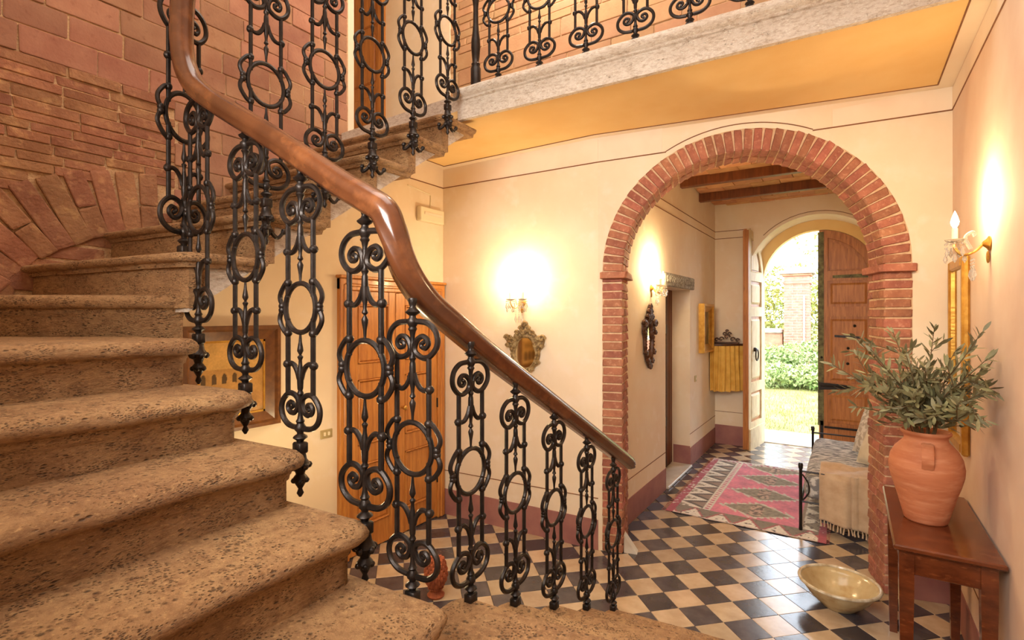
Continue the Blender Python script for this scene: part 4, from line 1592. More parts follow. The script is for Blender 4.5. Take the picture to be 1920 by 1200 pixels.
def picture(name, plane, y0, y1, z0, z1, fw, mat, label, depth, colf, n=(60, 60), inner=None):
    """picture on an x = const wall, outwards is +x * sign"""
    xw, sg = plane
    t = thing(name, (xw, (y0 + y1) / 2, z0), label, 'picture')
    pr = [(0, 0), (0, depth), (fw * .25, depth), (fw * .4, depth * .75), (fw * .75, depth * .55), (fw, depth * .4), (fw, 0)]
    cs = [(y0, z0, 1, 1), (y1, z0, -1, 1), (y1, z1, -1, -1), (y0, z1, 1, -1)]
    for k in range(4):
        a, b = cs[k], cs[(k + 1) % 4]
        vs = []
        for c in (a, b):
            for (w_, d_) in pr:
                vs.append((xw + sg * d_, c[0] + c[2] * w_, c[1] + c[3] * w_))
        m = len(pr)
        mb = MB()
        mb.add(vs, [(i, (i + 1) % m, m + (i + 1) % m, m + i) for i in range(m)] + [tuple(range(m)), tuple(range(m, 2 * m))[::-1]])
        mb.build('frame_side', mat, t, smooth=False)
    if inner:
        mb = MB()
        g = fw
        for (ya, yb, za, zb) in ((y0 + g, y1 - g, z0 + g, z0 + g + .012), (y0 + g, y1 - g, z1 - g - .012, z1 - g), (y0 + g, y0 + g + .012, z0 + g, z1 - g), (y1 - g - .012, y1 - g, z0 + g, z1 - g)):
            mb.box(xw + sg * .002, xw + sg * depth * .4, ya, yb, za, zb)
        mb.build('inner_slip', inner, t, smooth=False)
    nu, nv = n
    mb = MB().grid(nu, nv, lambda u, v: (xw + sg * depth * .28, y0 + fw * .9 + (y1 - y0 - 1.8 * fw) * u, z0 + fw * .9 + (z1 - z0 - 1.8 * fw) * v))
    o = mb.build('canvas', CANVAS, t, smooth=False)
    paint_mesh(o, lambda i: colf((i // (nv + 1)) / nu, (i % (nv + 1)) / nv))
    return t


def castle(u, v):
    n_ = noise.noise((u * 7, v * 7, 2.0))
    c = Vector((.62, .36, .12)) * (1 + .3 * n_)
    if v > .62:
        c = Vector((.66, .40, .13)) * (1 + .15 * n_)
    elif v > .30:
        c = Vector((.50, .27, .08)) * (1 + .25 * n_)
        ph_ = (u * 7) % 1
        if .44 + .02 * n_ < v < .50 + .07 * math.sqrt(max(0, 1 - ((ph_ - .7) / .24) ** 2)) and abs(ph_ - .7) < .22 + .03 * n_ and u < .72:
            c = Vector((.10, .055, .02))
    else:
        c = Vector((.46, .24, .08)) * (1 + .3 * n_)
    for uc in (.12, .38, .66):
        if abs(u - uc) < .10 and .10 < v < .26 + .10 * math.sqrt(max(0, 1 - ((u - uc) / .10) ** 2)):
            c = Vector((.09, .045, .018))
    if v < .10:
        c = Vector((.42, .25, .10)) * (1 + .4 * n_)
    return (*c, 1)


def portrait(u, v):
    n_ = noise.noise((u * 3, v * 3, 5.0))
    c = Vector((.22, .15, .05)) * (1 + .6 * n_)
    if (u - .5) ** 2 / .06 + (v - .55) ** 2 / .09 < 1:
        c = Vector((.36, .24, .09)) * (1 + .4 * n_)
    return (*c, 1)


picture('framed_painting', (XD, 1), 1.30, 1.86, 1.085, 1.695, .085, FRAMEW, 'brown framed old painting of a fortress hanging below the stairs', .05, castle, (110, 110), inner=GILT)
picture('gilt_framed_picture', (XP, 1), 6.50, 7.035, 1.29, 1.90, .10, GILT, 'gilt framed dark picture hanging in the passage', .07, portrait, (30, 30))


def switch(plane, y, z, w_, h_, label, n_):
    xw, sg = plane
    t = thing('light_switch', (xw, y, z - h_ / 2), label, 'light switch')
    MB().cbox(min(xw, xw + sg * .009), max(xw, xw + sg * .009), y - w_ / 2, y + w_ / 2, z - h_ / 2, z + h_ / 2, .003).build('plate', SWITCH, t, smooth=False)
    for k in range(n_):
        yy = y + (k - (n_ - 1) / 2) * w_ * .36
        MB().cbox(min(xw, xw + sg * .014), max(xw, xw + sg * .014), yy - .008, yy + .008, z - .013, z + .013, .002).build('rocker', WHITEP, t, smooth=False)


switch((XD, 1), 2.225, .94, .095, .06, 'two gang brass light switch left of the double door', 2)
switch((XP, 1), 6.33, .995, .08, .075, 'small square light switch beyond the passage doorway', 1)
t = thing('junction_box', (XD, 3.25, 2.54), 'cream wall unit high up above the double door', 'wall unit')
MB().cbox(XD, XD + .05, 3.105, 3.40, 2.545, 2.665, .006).build('body', WHITEP, t, smooth=False)
MB().cbox(XD + .045, XD + .056, 3.15, 3.37, 2.60, 2.625, .002).build('slot', BAND, t, smooth=False)
MB().tube([(XD + .006, 3.27, 2.665), (XD + .006, 3.27, 2.79), (XD + .006, 3.0, 2.82)], .005, 6).build('cable', WHITEP, t)

# carved lintel stone
t = thing('carved_lintel', (XP, 5.6, 2.05), 'weathered grey carved stone lintel over the passage side doorway', 'carved stone')
MB().cbox(XP - .02, XP + .035, 5.03, 6.16, 2.052, 2.185, .008).build('slab', GREYST, t, smooth=False)
for k in range(13):
    y = 5.10 + k * .082
    pts = [(XP + .037 + .002 * (i % 2), y + .03 * math.cos(i * .6) * (1 - i / 14), 2.118 + .045 * math.sin(i * .6) * (1 - i / 14)) for i in range(12)]
    MB().tube(pts, .008, 5).build('carving', GREYST, t)

# corner cupboard with a curtain
t = thing('corner_shelf', (XP, YE, .75), 'corner shelf hung with a gathered yellow curtain', 'shelf')
MB().prism([(XP + .002, YE - .002), (XP + .42, YE - .002), (XP + .42, YE - .08), (XP + .16, YE - .36), (XP + .002, YE - .36)], 1.355, 1.38, lambda u, v, w_: (u, v, w_)).build('board', CARVED, t, smooth=False)


def curt(u, v):
    # from left wall round to the end wall
    if u < .3:
        p = Vector((XP + .01 + .15 * u / .3, YE - .35, 0))
        nrm = Vector((0, -1, 0))
    elif u < .8:
        q_ = (u - .3) / .5
        p = Vector((XP + .16 + .255 * q_, YE - .35 + .275 * q_, 0))
        nrm = Vector((.7, -.7, 0))
    else:
        q_ = (u - .8) / .2
        p = Vector((XP + .415, YE - .075 + .07 * q_, 0))
        nrm = Vector((1, 0, 0))
    amp = .010 + .008 * (1 - v)
    p = p + nrm * (amp * math.sin(u * 62 + math.sin(v * 2 + u * 9)))
    return (p.x, p.y, .76 + .595 * v + .006 * math.sin(u * 40) * (1 - v))


MB().grid(120, 8, curt).build('curtain', CURT, t, ang=80)
t = thing('carved_ornament', (XP + .16, YE - .14, 1.38), 'small dark carved ornament standing on the corner shelf', 'ornament')
MB().cbox(XP + .03, XP + .33, YE - .20, YE - .08, 1.381, 1.40, .005).build('base', CARVED, t, smooth=False)
mb = MB()
for (u, v, r_) in ((.05, .03, .03), (.11, .04, .034), (.25, .04, .034), (.31, .03, .026), (.18, .07, .04), (.15, .11, .026), (.21, .11, .026), (.18, .15, .02)):
    pts = [(XP + u + r_ * (1 - i / 13) * math.cos(i * .6), YE - .14, 1.395 + v + r_ * (1 - i / 13) * math.sin(i * .6)) for i in range(12)]
    mb.tube(pts, [.011 * (1 - .5 * i / 12) for i in range(12)], 6)
mb.build('scrollwork', CARVED, t)

# tall gilt mirror on the right wall
t = thing('tall_gilt_mirror', (XR, 3.72, 1.0), 'tall narrow gilt framed mirror on the right wall by the arch', 'mirror')
ya, yb, za, zb = 3.50, 3.97, 1.02, 2.07
for nm, (y0, y1, z0, z1) in (('frame_side', (ya, ya + .048, za, zb)), ('frame_side', (yb - .048, yb, za, zb)), ('frame_end', (ya + .06, yb - .06, za, za + .06)), ('frame_end', (ya + .06, yb - .06, zb - .06, zb))):
    MB().cbox(XR - .035, XR - .001, y0, y1, z0, z1, .010).build(nm, GILT, t, smooth=False)
MB().box(XR - .016, XR - .004, ya + .05, yb - .05, za + .05, zb - .05).build('mirror_glass', MIRROR, t, smooth=False)

# ================================================================== FURNITURE
# ---------- console table
TZ = .785
t = thing('console_table', (.33, 3.16, 0), 'narrow dark walnut side table against the right wall', 'table')
TX0, TX1, TY0, TY1 = .155, .512, 2.70, 3.60
MB().cbox(TX0, TX1, TY0, TY1, TZ - .024, TZ, .006).build('table_top', TABLEW, t, smooth=False)
for (x, y) in ((TX0 + .02, TY0 + .03), (TX1 - .075, TY0 + .03), (TX0 + .02, TY1 - .085), (TX1 - .075, TY1 - .085)):
    a = .052
    b = .034
    mb = MB()
    c = (x + a / 2, y + a / 2)
    vs = []
    for (h_, z) in ((b / 2, 0), (a / 2, .60), (a / 2, TZ - .024)):
        vs += [(c[0] - h_, c[1] - h_, z), (c[0] + h_, c[1] - h_, z), (c[0] + h_, c[1] + h_, z), (c[0] - h_, c[1] + h_, z)]
    fs = [(0, 3, 2, 1), (8, 9, 10, 11)]
    for l_ in range(2):
        for k in range(4):
            fs.append((l_ * 4 + k, l_ * 4 + (k + 1) % 4, l_ * 4 + 4 + (k + 1) % 4, l_ * 4 + 4 + k))
    mb.add(vs, fs)
    mb.build('leg', TABLEW, t, smooth=False)
for (x0, x1, y0, y1) in ((TX0 + .07, TX1 - .07, TY0 + .04, TY0 + .062), (TX0 + .07, TX1 - .07, TY1 - .07, TY1 - .048), (TX0 + .028, TX0 + .05, TY0 + .07, TY1 - .08), (TX1 - .06, TX1 - .04, TY0 + .07, TY1 - .08)):
    MB().cbox(x0, x1, y0, y1, TZ - .024 - .105, TZ - .0245, .003).build('apron', TABLEW, t, smooth=False)

# ---------- terracotta vase with handles
VX, VY = .300, 3.10
t = thing('terracotta_vase', (VX, VY, TZ), 'round bellied terracotta vase with strap handles on the side table', 'vase')
prof = [(.0, .001), (.078, .001), (.084, .008), (.094, .05), (.112, .12), (.130, .18), (.141, .225), (.1435, .262), (.137, .302), (.120, .338), (.100, .362), (.086, .378), (.083, .392), (.087, .404), (.096, .412), (.098, .420), (.092, .426), (.080, .420), (.074, .395), (.08, .36), (.118, .30), (.13, .24), (.09, .08), (.0, .03)]
mb = MB()
seg = 40
vs = []
for r, z in prof:
    for k in range(seg):
        q_ = 2 * PI * k / seg
        wob = 1 + .006 * noise.noise((math.cos(q_) * 1.5, math.sin(q_) * 1.5, z * 8))
        vs.append((VX + max(r, .0005) * wob * math.cos(q_), VY + max(r, .0005) * wob * math.sin(q_), TZ + z))
mb.add(vs, [(i * seg + k, i * seg + (k + 1) % seg, (i + 1) * seg + (k + 1) % seg, (i + 1) * seg + k) for i in range(len(prof) - 1) for k in range(seg)])
mb.build('body', TERRA, t, ang=60, recalc=False)
va = math.atan2(-VY, -VX)
for a in (va + .05, va + PI):
    d_ = Vector((math.cos(a), math.sin(a), 0))
    sd = Vector((-d_.y, d_.x, 0))
    pts = catmull([d_ * .088 + Vector((0, 0, .372)), d_ * .122 + Vector((0, 0, .378)), d_ * .150 + Vector((0, 0, .352)), d_ * .155 + Vector((0, 0, .31)), d_ * .138 + Vector((0, 0, .275))], 5)
    vs = []
    n_ = len(pts)
    for i, p in enumerate(pts):
        tg = (pts[min(i + 1, n_ - 1)] - pts[max(i - 1, 0)]).normalized()
        nn = sd.cross(tg).normalized()
        base = Vector((VX, VY, TZ)) + p
        for (u, v) in ((-.022, .004), (-.012, .009), (0, .006), (.012, .009), (.022, .004), (.018, -.007), (-.018, -.007)):
            vs.append(base + sd * u - nn * v)
    mb = MB()
    m = 7
    mb.add(vs, [(i * m + k, i * m + (k + 1) % m, (i + 1) * m + (k + 1) % m, (i + 1) * m + k) for i in range(n_ - 1) for k in range(m)] + [tuple(range(m)), tuple(range((n_ - 1) * m, n_ * m))[::-1]])
    mb.build('handle', TERRA, t, ang=60)

# ---------- olive branches
lm = []
for wd in (.0062, .0075):
    mb = MB()
    pr = [(0, 0), (.25, .75), (.5, 1), (.78, .7), (1, 0)]
    vs = []
    for (a, b) in pr:
        vs += [(a, -b * wd * 18, .012 * math.sin(a * 3)), (a, 0, .03 * math.sin(a * 3) - .025 * b), (a, b * wd * 18, .012 * math.sin(a * 3))]
    fs = []
    for i in range(4):
        for k in range(2):
            fs.append((i * 3 + k, i * 3 + k + 1, (i + 1) * 3 + k + 1, (i + 1) * 3 + k))
    mb.add(vs, fs)
    lm.append(mb.mesh('olive_leaf', LEAF, ang=80, recalc=False))
RV, FV = Vector((cw, sw, 0)), Vector((-sw, cw, 0))


def pxw(x, y, f):
    return Vector((0, 0, CAMH)) + RV * ((x - 960) / FPX * f) + FV * f + Vector((0, 0, 1)) * ((591.4 - y) / FPX * f)


rb = random.Random(5)
ends = [(1560, 683, 2.34, 'longest olive branch reaching left across the front door'), (1600, 628, 2.42, 'olive branch with pale tip rising at the upper left of the vase'),
        (1605, 762, 2.30, 'low olive branch drooping left towards the daybed pillows'), (1632, 655, 2.30, 'olive branch leaning left over the arch pier'),
        (1674, 622, 2.40, 'tall olive branch rising in front of the brick pier'), (1700, 668, 2.32, 'inner olive branch left of the vase centre'),
        (1752, 615, 2.38, 'tallest upright olive branch above the vase mouth'), (1735, 690, 2.30, 'short upright olive branch in the middle of the bunch'),
        (1790, 660, 2.30, 'olive branch in front of the gilt mirror frame'), (1842, 622, 2.08, 'olive branch reaching up right to the plaster wall'),
        (1852, 672, 2.04, 'olive branch spreading right with drooping leaves'), (1856, 730, 2.02, 'olive branch touching the right wall'),
        (1848, 788, 2.05, 'lowest olive branch hanging out on the right'), (1780, 745, 2.28, 'short olive branch right of the vase centre'),
        (1662, 735, 2.28, 'short olive branch left above the vase rim'), (1712, 745, 2.24, 'stubby olive branch at the front of the vase mouth'),
        (1640, 700, 2.50, 'olive branch at the back of the bunch on the left'), (1815, 700, 2.20, 'olive branch at the back of the bunch on the right'),
        (1690, 700, 2.52, 'olive branch behind the middle of the bunch'), (1765, 705, 2.42, 'olive branch behind the upright stem')]
for k, (ex, ey, ef, lab) in enumerate(ends):
    e = pxw(ex, ey, ef)
    e.x = min(e.x, .475)
    q_ = 2 * PI * k / len(ends)
    s0 = Vector((VX + .028 * math.cos(q_), VY + .028 * math.sin(q_), TZ + .30))
    dirv = (e - s0)
    L = dirv.length
    midp = s0 + dirv * .38 + Vector((0, 0, .07 + .05 * (abs(ex - 1735) / 180)))
    hor = Vector((dirv.x, dirv.y, 0))
    rim = Vector((VX, VY, TZ + .43)) + (hor.normalized() * min(.055, hor.length * .3) if hor.length > .01 else Vector((0, 0, 0)))
    mid2 = s0 + dirv * .70 + Vector((0, 0, .05))
    pts = catmull([s0, rim, midp if midp.z > rim.z else (rim + mid2) / 2, mid2, e], 7)
    pts = [Vector((min(p.x, .49), p.y, p.z)) for p in pts]
    t = thing('olive_branch', s0, lab, 'branch', 'olive branches in the terracotta vase')
    MB().tube(pts, [.0042 * (1 - .7 * i / len(pts)) for i in range(len(pts))], 5).build('stem', STEM, t)
    # side twigs
    twigs = [pts[8:]]
    for j in range(4):
        i0 = rb.randrange(9, len(pts) - 6)
        b_ = pts[i0]
        tg = (pts[i0 + 1] - pts[i0 - 1]).normalized()
        sdv = tg.cross(Vector((rb.uniform(-1, 1), rb.uniform(-1, 1), rb.uniform(-1, 1)))).normalized()
        ln = rb.uniform(.09, .17)
        tp = [b_ + (tg * .8 + sdv * .75) * ln * a + Vector((0, 0, -.02 * a * a)) for a in (0, .25, .5, .75, 1)]
        tp = [Vector((min(p.x, .49), p.y, p.z)) for p in tp]
        MB().tube(tp, .0016, 4).build('twig', STEM, t)
        twigs.append(tp)
    wi = wm(t).inverted()
    for ti, tw in enumerate(twigs):
        Lt = sum((tw[i + 1] - tw[i]).length for i in range(len(tw) - 1))
        nl = int(Lt / (.0125 if ti == 0 else .012))
        for a in range(nl + 1):
            u = a / max(nl, 1) * (len(tw) - 1.001)
            i0 = int(u)
            p = tw[i0].lerp(tw[min(i0 + 1, len(tw) - 1)], u - i0)
            if p.z < TZ + .435:
                continue
            tg = (tw[min(i0 + 1, len(tw) - 1)] - tw[max(i0 - 1, 0)]).normalized()
            rnd = Vector((rb.uniform(-1, 1), rb.uniform(-1, 1), rb.uniform(-.6, 1)))
            sdv = (rnd - tg * rnd.dot(tg)).normalized()
            ld = (tg * rb.uniform(.5, 1.1) + sdv * rb.uniform(.5, 1.0)).normalized()
            sz = rb.uniform(.042, .072) * (.8 if a > nl - 2 else 1)
            if (p + ld * sz).x > .505:
                ld.x = -abs(ld.x)
                ld.normalize()
            yv = ld.cross(rnd).normalized()
            zv = ld.cross(yv)
            Mx = Matrix((ld, yv, zv)).transposed().to_4x4()
            o = link('leaf', lm[a % 2], t)
            o.matrix_basis = wi @ Matrix.Translation(p) @ Mx @ Matrix.Scale(sz, 4)

# ---------- ceramic bowl on the floor
BX, BY = -.055, 3.66
t = thing('ceramic_bowl', (BX, BY, 0), 'wide glazed earthenware bowl standing on the tiled floor', 'bowl')
BK = .88
prof = [(.001, .004), (.085, .004), (.092, .0), (.102, .004), (.108, .014), (.14, .04), (.182, .085), (.222, .145), (.236, .172), (.228, .172), (.205, .138), (.165, .088), (.12, .05), (.07, .03), (.001, .026)]
MB().lathe([(a * BK, b * .84) for a, b in prof], 44, (BX, BY, 0)).build('body', CERAM, t, ang=60)
MB().tube([(BX + .2085 * math.cos(2 * PI * i / 48), BY + .2085 * math.sin(2 * PI * i / 48), .147) for i in range(48)], .010, 8, closed=True).build('rim', CERAMR, t)

# ---------- rug
RX0, RX1, RY0, RY1 = -1.39, -.155, 4.585, 6.60
t = thing('wool_rug', (-.77, 5.6, 0), 'faded pink patterned wool rug lying in the passage', 'rug')
NU, NV = 150, 220


def rugz(u, v):
    return .006 + .0022 * noise.noise((u * 5, v * 8, 0)) + .001 * noise.noise((u * 20, v * 30, 3))


def rug_pt(u, v):
    wob = .012 * noise.noise((v * 4, 1.7, u * 2)) if u < .02 or u > .98 else 0
    wv = .012 * noise.noise((u * 5, 3.3, v))
    return (RX0 + (RX1 - RX0) * u + wob, RY0 + (RY1 - RY0) * v + wv, rugz(u, v))


mb = MB().grid(NU, NV, rug_pt)
WHT, DRK, PNK, RED, OLV = Vector((.88, .82, .70)), Vector((.10, .07, .05)), Vector((.80, .23, .32)), Vector((.42, .04, .07)), Vector((.30, .24, .16))


def rug_col(i):
    u, v = (i // (NV + 1)) / NU, (i % (NV + 1)) / NV
    n1 = noise.noise((u * 9, v * 14, 0))
    n2 = noise.noise((u * 40, v * 60, 4))
    if u < .055 or u > .955:
        c = RED if n2 > -.28 else WHT
        if .3 < (v * 42) % 1 < .45:
            c = PNK * .7
    elif u < .225:
        a = (u - .055) / .17
        ph = (v * 9) % 1
        tri = abs(ph - .5) * 2
        c = WHT if tri > a else DRK
        if tri > a + .42 and n2 > 0:
            c = OLV
        if tri < a - .38:
            c = OLV * .8 + Vector((.08, .02, .02))
    elif u < .275:
        c = WHT if (v * 34) % 1 > .5 else PNK * .8
        if u < .234 or u > .266:
            c = WHT * .9
    elif u > .86 and u <= .955:
        a = (u - .86) / .095
        tri = abs((v * 9) % 1 - .5) * 2
        c = WHT if tri > a else OLV
        if n2 > .25:
            c = DRK * 1.4
    else:
        c = PNK * (1 + .25 * n1)
        m_ = None
        for vc in (.22, .46, .71, .93):
            du = (u - .56) / .26
            dv = (v - vc) / .105
            jag = .10 * math.sin((u + v) * 120) + .12 * n2
            if abs(du) + abs(dv) < 1 + jag:
                m_ = abs(du) + abs(dv)
                c = Vector((.30, .25, .17)) * (1 + .4 * n2)
                if abs(du) < .16 and abs(dv) < .6:
                    c = Vector((.55, .38, .28)) if n2 > -.05 else DRK * 1.6
                elif m_ > .86:
                    c = WHT * .8
        if .84 < u <= .86:
            c = Vector((.42, .30, .2))
    if v < .105:
        a = v / .105
        ph = (u * 5.5) % 1
        tri = abs(ph - .5) * 2
        c = WHT if tri > a else OLV * .8
        if abs(tri - a) < .10:
            c = Vector((.45, .10, .10))
        if v < .012:
            c = WHT * .7 + Vector((.1, 0, 0))
        if u < .055 or u > .955:
            c = RED
        elif n2 > .35:
            c = DRK * 1.3
    elif v > .955:
        c = WHT * .8 if n2 > -.1 else PNK * .6
    return (*(c * (1 + .18 * n2)), 1)


o = mb.build('pile', RUGM, t)
paint_mesh(o, rug_col)
mb = MB()
for k in range(60):
    y = RY0 + (RY1 - RY0) * (k + .5) / 60
    for x0, x1 in ((RX0 + .004, RX0 - .03), (RX1 - .004, RX1 + .025)):
        mb.tube([(x0, y, .007), (x1, y + random.uniform(-.008, .008), .004)], .0028, 4)
o = mb.build('fringe', surf('rug_fringe_wool', srgb(150, 50, 54), srgb(196, 150, 128), 30, rough=.95), t)
o['kind'] = 'stuff'

# ---------- daybed
BX0, BX1, BY0, BY1 = -.335, .53, 4.775, 6.42
t = thing('iron_daybed', (.1, 5.6, 0), 'black iron daybed with a grey patterned mattress in the passage', 'daybed')
for (x, y) in ((BX0, BY0), (BX1 - .02, BY0), (BX0, BY1), (BX1 - .02, BY1)):
    MB().lathe([(.012, 0), (.014, .02), (.012, .04), (.012, .50), (.017, .51), (.018, .54), (.012, .553)], 10, (x, y, 0)).build('post', IRON, t)
for y in (BY0, BY1):
    for z in (.24, .485):
        MB().tube([(BX0, y, z), (BX1 - .02, y, z)], .008, 8).build('end_rail', IRON, t)
for x in (BX0, BX1 - .02):
    MB().tube([(x, BY0, .235), (x, BY1, .235)], .012, 8).build('side_rail', IRON, t)
pts = catmull([(BX0 + .012, BY0, .46), (BX0 + .05, BY0, .40), (BX0 + .06, BY0, .33), (BX0 + .03, BY0, .27), (BX0 + .012, BY0, .25)], 5)
MB().tube(pts, .006, 6).build('scroll_bracket', IRON, t)


def softbox(x0, x1, y0, y1, z0, z1, r, name, mat, parent, bulge=.0, n=14):
    mb = MB()
    cx, cy, cz = (x0 + x1) / 2, (y0 + y1) / 2, (z0 + z1) / 2
    hx, hy, hz = (x1 - x0) / 2, (y1 - y0) / 2, (z1 - z0) / 2
    bm = bmesh.new()
    bmesh.ops.create_cube(bm, size=2)
    bmesh.ops.subdivide_edges(bm, edges=bm.edges[:], cuts=n, use_grid_fill=True)
    for v in bm.verts:
        p = Vector((v.co.x * hx, v.co.y * hy, v.co.z * hz))
        q_ = Vector((max(-hx + r, min(hx - r, p.x)), max(-hy + r, min(hy - r, p.y)), max(-hz + r, min(hz - r, p.z))))
        d_ = p - q_
        if d_.length > 1e-6:
            p = q_ + d_.normalized() * r
        wv = .008 * noise.noise((p.x * 6, p.y * 6, p.z * 6 + x0))
        p += Vector((wv, wv, wv + bulge * (1 - (p.x / hx) ** 2) * (1 - (p.y / hy) ** 2) * (1 if p.z > 0 else 0)))
        v.co = p + Vector((cx, cy, cz))
    bm.verts.index_update()
    mb.add([v.co for v in bm.verts], [[v.index for v in f.verts] for f in bm.faces])
    bm.free()
    return mb.build(name, mat, parent, ang=80)


softbox(BX0 + .02, BX1 - .02, BY0 + .02, BY1 - .02, .25, .455, .06, 'mattress', COVER, t, .015)


def skirt(u, v):
    x = BX0 + .14 + (BX1 - BX0 - .18) * u
    return (x, BY0 + .012 + .010 * math.sin(u * 24) * (1 - v), .09 + .30 * v)


MB().grid(40, 6, skirt).build('hanging_cover', surf('dark_ikat_cover', srgb(116, 112, 110), srgb(58, 56, 56), 13, rough=.9, lo=.46, hi=.54), t, ang=80)


# throw blanket over the near end
def throw_pt(u, v):
    x = -.205 + .50 * u
    fold = .022 * math.sin(u * 11 + .6 * v) + .010 * math.sin(u * 27 + 1)
    if abs(u - .48) < .03:
        fold -= .030
    L1, L2 = .30, .40
    s_ = v * (L1 + L2)
    if s_ < L1:
        a = s_ / L1
        y = BY0 + .30 * (1 - a) + .01 + .03 * noise.noise((u * 4, 9.1, 0)) * (1 - a)
        z = .485 + .012 * math.sin(u * 9 + a * 5) + .026 * max(0, math.sin(a * 7 + u * 3)) * (1 - a)
    else:
        a = (s_ - L1) / L2
        y = BY0 - .022 + (.012 + .012 * a) * math.sin(u * 15 + .5) * .6 - .010 * a
        z = .497 - .37 * a - (.06 * u * a)
        y -= .004 * math.sin(u * 40) * a
        if a < .08:
            y = BY0 - .012
            z = .497 - .37 * a
    return (x, y + fold * .5, z)


t = thing('throw_blanket', (.05, BY0, .12), 'fringed beige cotton throw draped over the near end of the daybed', 'blanket')
mb = MB().grid(60, 44, throw_pt)
o = mb.build('cloth', THROW, t, ang=80)
sm = o.modifiers.new('thickness', 'SOLIDIFY')
sm.thickness = .006
for k in range(22):
    u = (k + .5) / 22
    p = Vector(throw_pt(u, 1))
    MB().tube([tuple(p + Vector((0, 0, .006))), tuple(p + Vector((random.uniform(-.006, .006), -.004, -.022))), tuple(p + Vector((random.uniform(-.01, .01), random.uniform(-.01, .0), -.05)))], [.0035, .0055, .0065], 5).build('tassel', THROW, t)


def pillow(loc, rot, w_, h_, th, mat, label):
    t = thing('pillow', loc, label, 'pillow', 'pillows on the daybed')
    M = Matrix.Translation(loc) @ rot.to_4x4()
    mb = MB()
    N_ = 18
    for sg in (1, -1):
        def fn(u, v):
            a, b = u * 2 - 1, v * 2 - 1
            pr = max(0, (1 - abs(a) ** 2.6)) ** .5 * max(0, (1 - abs(b) ** 2.6)) ** .5
            x = a * w_ / 2 * (1 - .06 * (1 - b * b))
            y = b * h_ / 2 * (1 - .06 * (1 - a * a))
            return tuple(M @ Vector((x, y, sg * th / 2 * pr + .004 * noise.noise((a * 3, b * 3, w_ * 9)))))
        mb.grid(N_, N_, fn)
    mb.build('cushion', mat, t, ang=80)
    e = []
    for i in range(4 * 8):
        s_ = i / 8
        k = int(s_)
        f_ = s_ - k
        a, b = [(-1 + 2 * f_, -1), (1, -1 + 2 * f_), (1 - 2 * f_, 1), (-1, 1 - 2 * f_)][k]
        e.append(tuple(M @ Vector((a * w_ / 2 * (1 - .06 * (1 - b * b)), b * h_ / 2 * (1 - .06 * (1 - a * a)), 0))))
    MB().tube(e, .004, 5, closed=True).build('piping', mat, t)
    return t


from mathutils import Euler
pillow((.20, 5.66, .68), Euler((math.radians(72), math.radians(0), math.radians(-52))).to_matrix(), .42, .42, .15, PILLOWG, 'pale patterned pillow leaning at the back of the daybed')
pillow((.22, 5.34, .63), Euler((math.radians(66), math.radians(0), math.radians(-50))).to_matrix(), .36, .36, .17, PILLOW, 'plain cream pillow leaning at the front of the daybed')

# ---------- terracotta pine cone by the foot of the stairs
PX, PY = -2.16, 2.40
t = thing('terracotta_pinecone', (PX, PY, 0), 'carved terracotta pine cone on the floor behind the balusters', 'ornament')
MB().lathe([(.05, 0), (.055, .012), (.035, .03), (.03, .045), (.05, .055)], 16, (PX, PY, 0)).build('foot', TERRAD, t)
MB().lathe([(.03, .05), (.055, .075), (.068, .12), (.058, .18), (.03, .23), (.005, .25)], 16, (PX, PY, 0)).build('core', TERRAD, t)
sc_ = MB().ball((0, 0, 0), .017, 6, 4, (1, .8, 1.2)).mesh('cone_scale', TERRAD)
for i in range(9):
    z = .07 + i * .019
    r_ = .062 * math.sin(min(1, (z - .03) / .11) * PI / 2) * math.sqrt(max(.05, 1 - max(0, (z - .12) / .14) ** 2))
    for k in range(12):
        q_ = 2 * PI * (k + .5 * (i % 2)) / 12
        link('scale', sc_, t, (r_ * math.cos(q_), r_ * math.sin(q_), z), (0, 0, q_))

# ================================================================== GARDEN
gz = lambda y: -.03 + max(0, y - 8.9) * .045
mb = MB().grid(20, 40, lambda u, v: (-14 + 26 * u, 8.0 + 30 * v, gz(8.0 + 30 * v) + .04 * noise.noise((u * 20, v * 25, 0)) * (1 if v > .05 else 0)))
o = mb.build('garden_ground', SOIL)
tag(o, 'dry sunlit lawn sloping up outside the front door', 'ground', kind='structure')
o = MB().box(-3.5, 2.5, YE + .62, 8.75, -.12, -.004).build('garden_paving', PAVE, smooth=False)
tag(o, 'pale paving strip outside the front door', 'paving', kind='structure')
mb = MB()
rg = random.Random(3)
for i in range(9000):
    x = rg.uniform(-3.6, 1.6)
    y = rg.uniform(8.75, 13.0)
    z = gz(y) - .01
    h_ = rg.uniform(.03, .085)
    a = rg.uniform(0, PI)
    dx, dy = .006 * math.cos(a), .006 * math.sin(a)
    lx, ly = rg.uniform(-.03, .03), rg.uniform(-.03, .03)
    mb.add([(x - dx, y - dy, z), (x + dx, y + dy, z), (x + lx, y + ly, z + h_)], [(0, 1, 2)])
o = mb.build('lawn_grass', GRASS, smooth=False, recalc=False)
tag(o, 'short dry grass growing on the lawn', 'grass', kind='stuff')


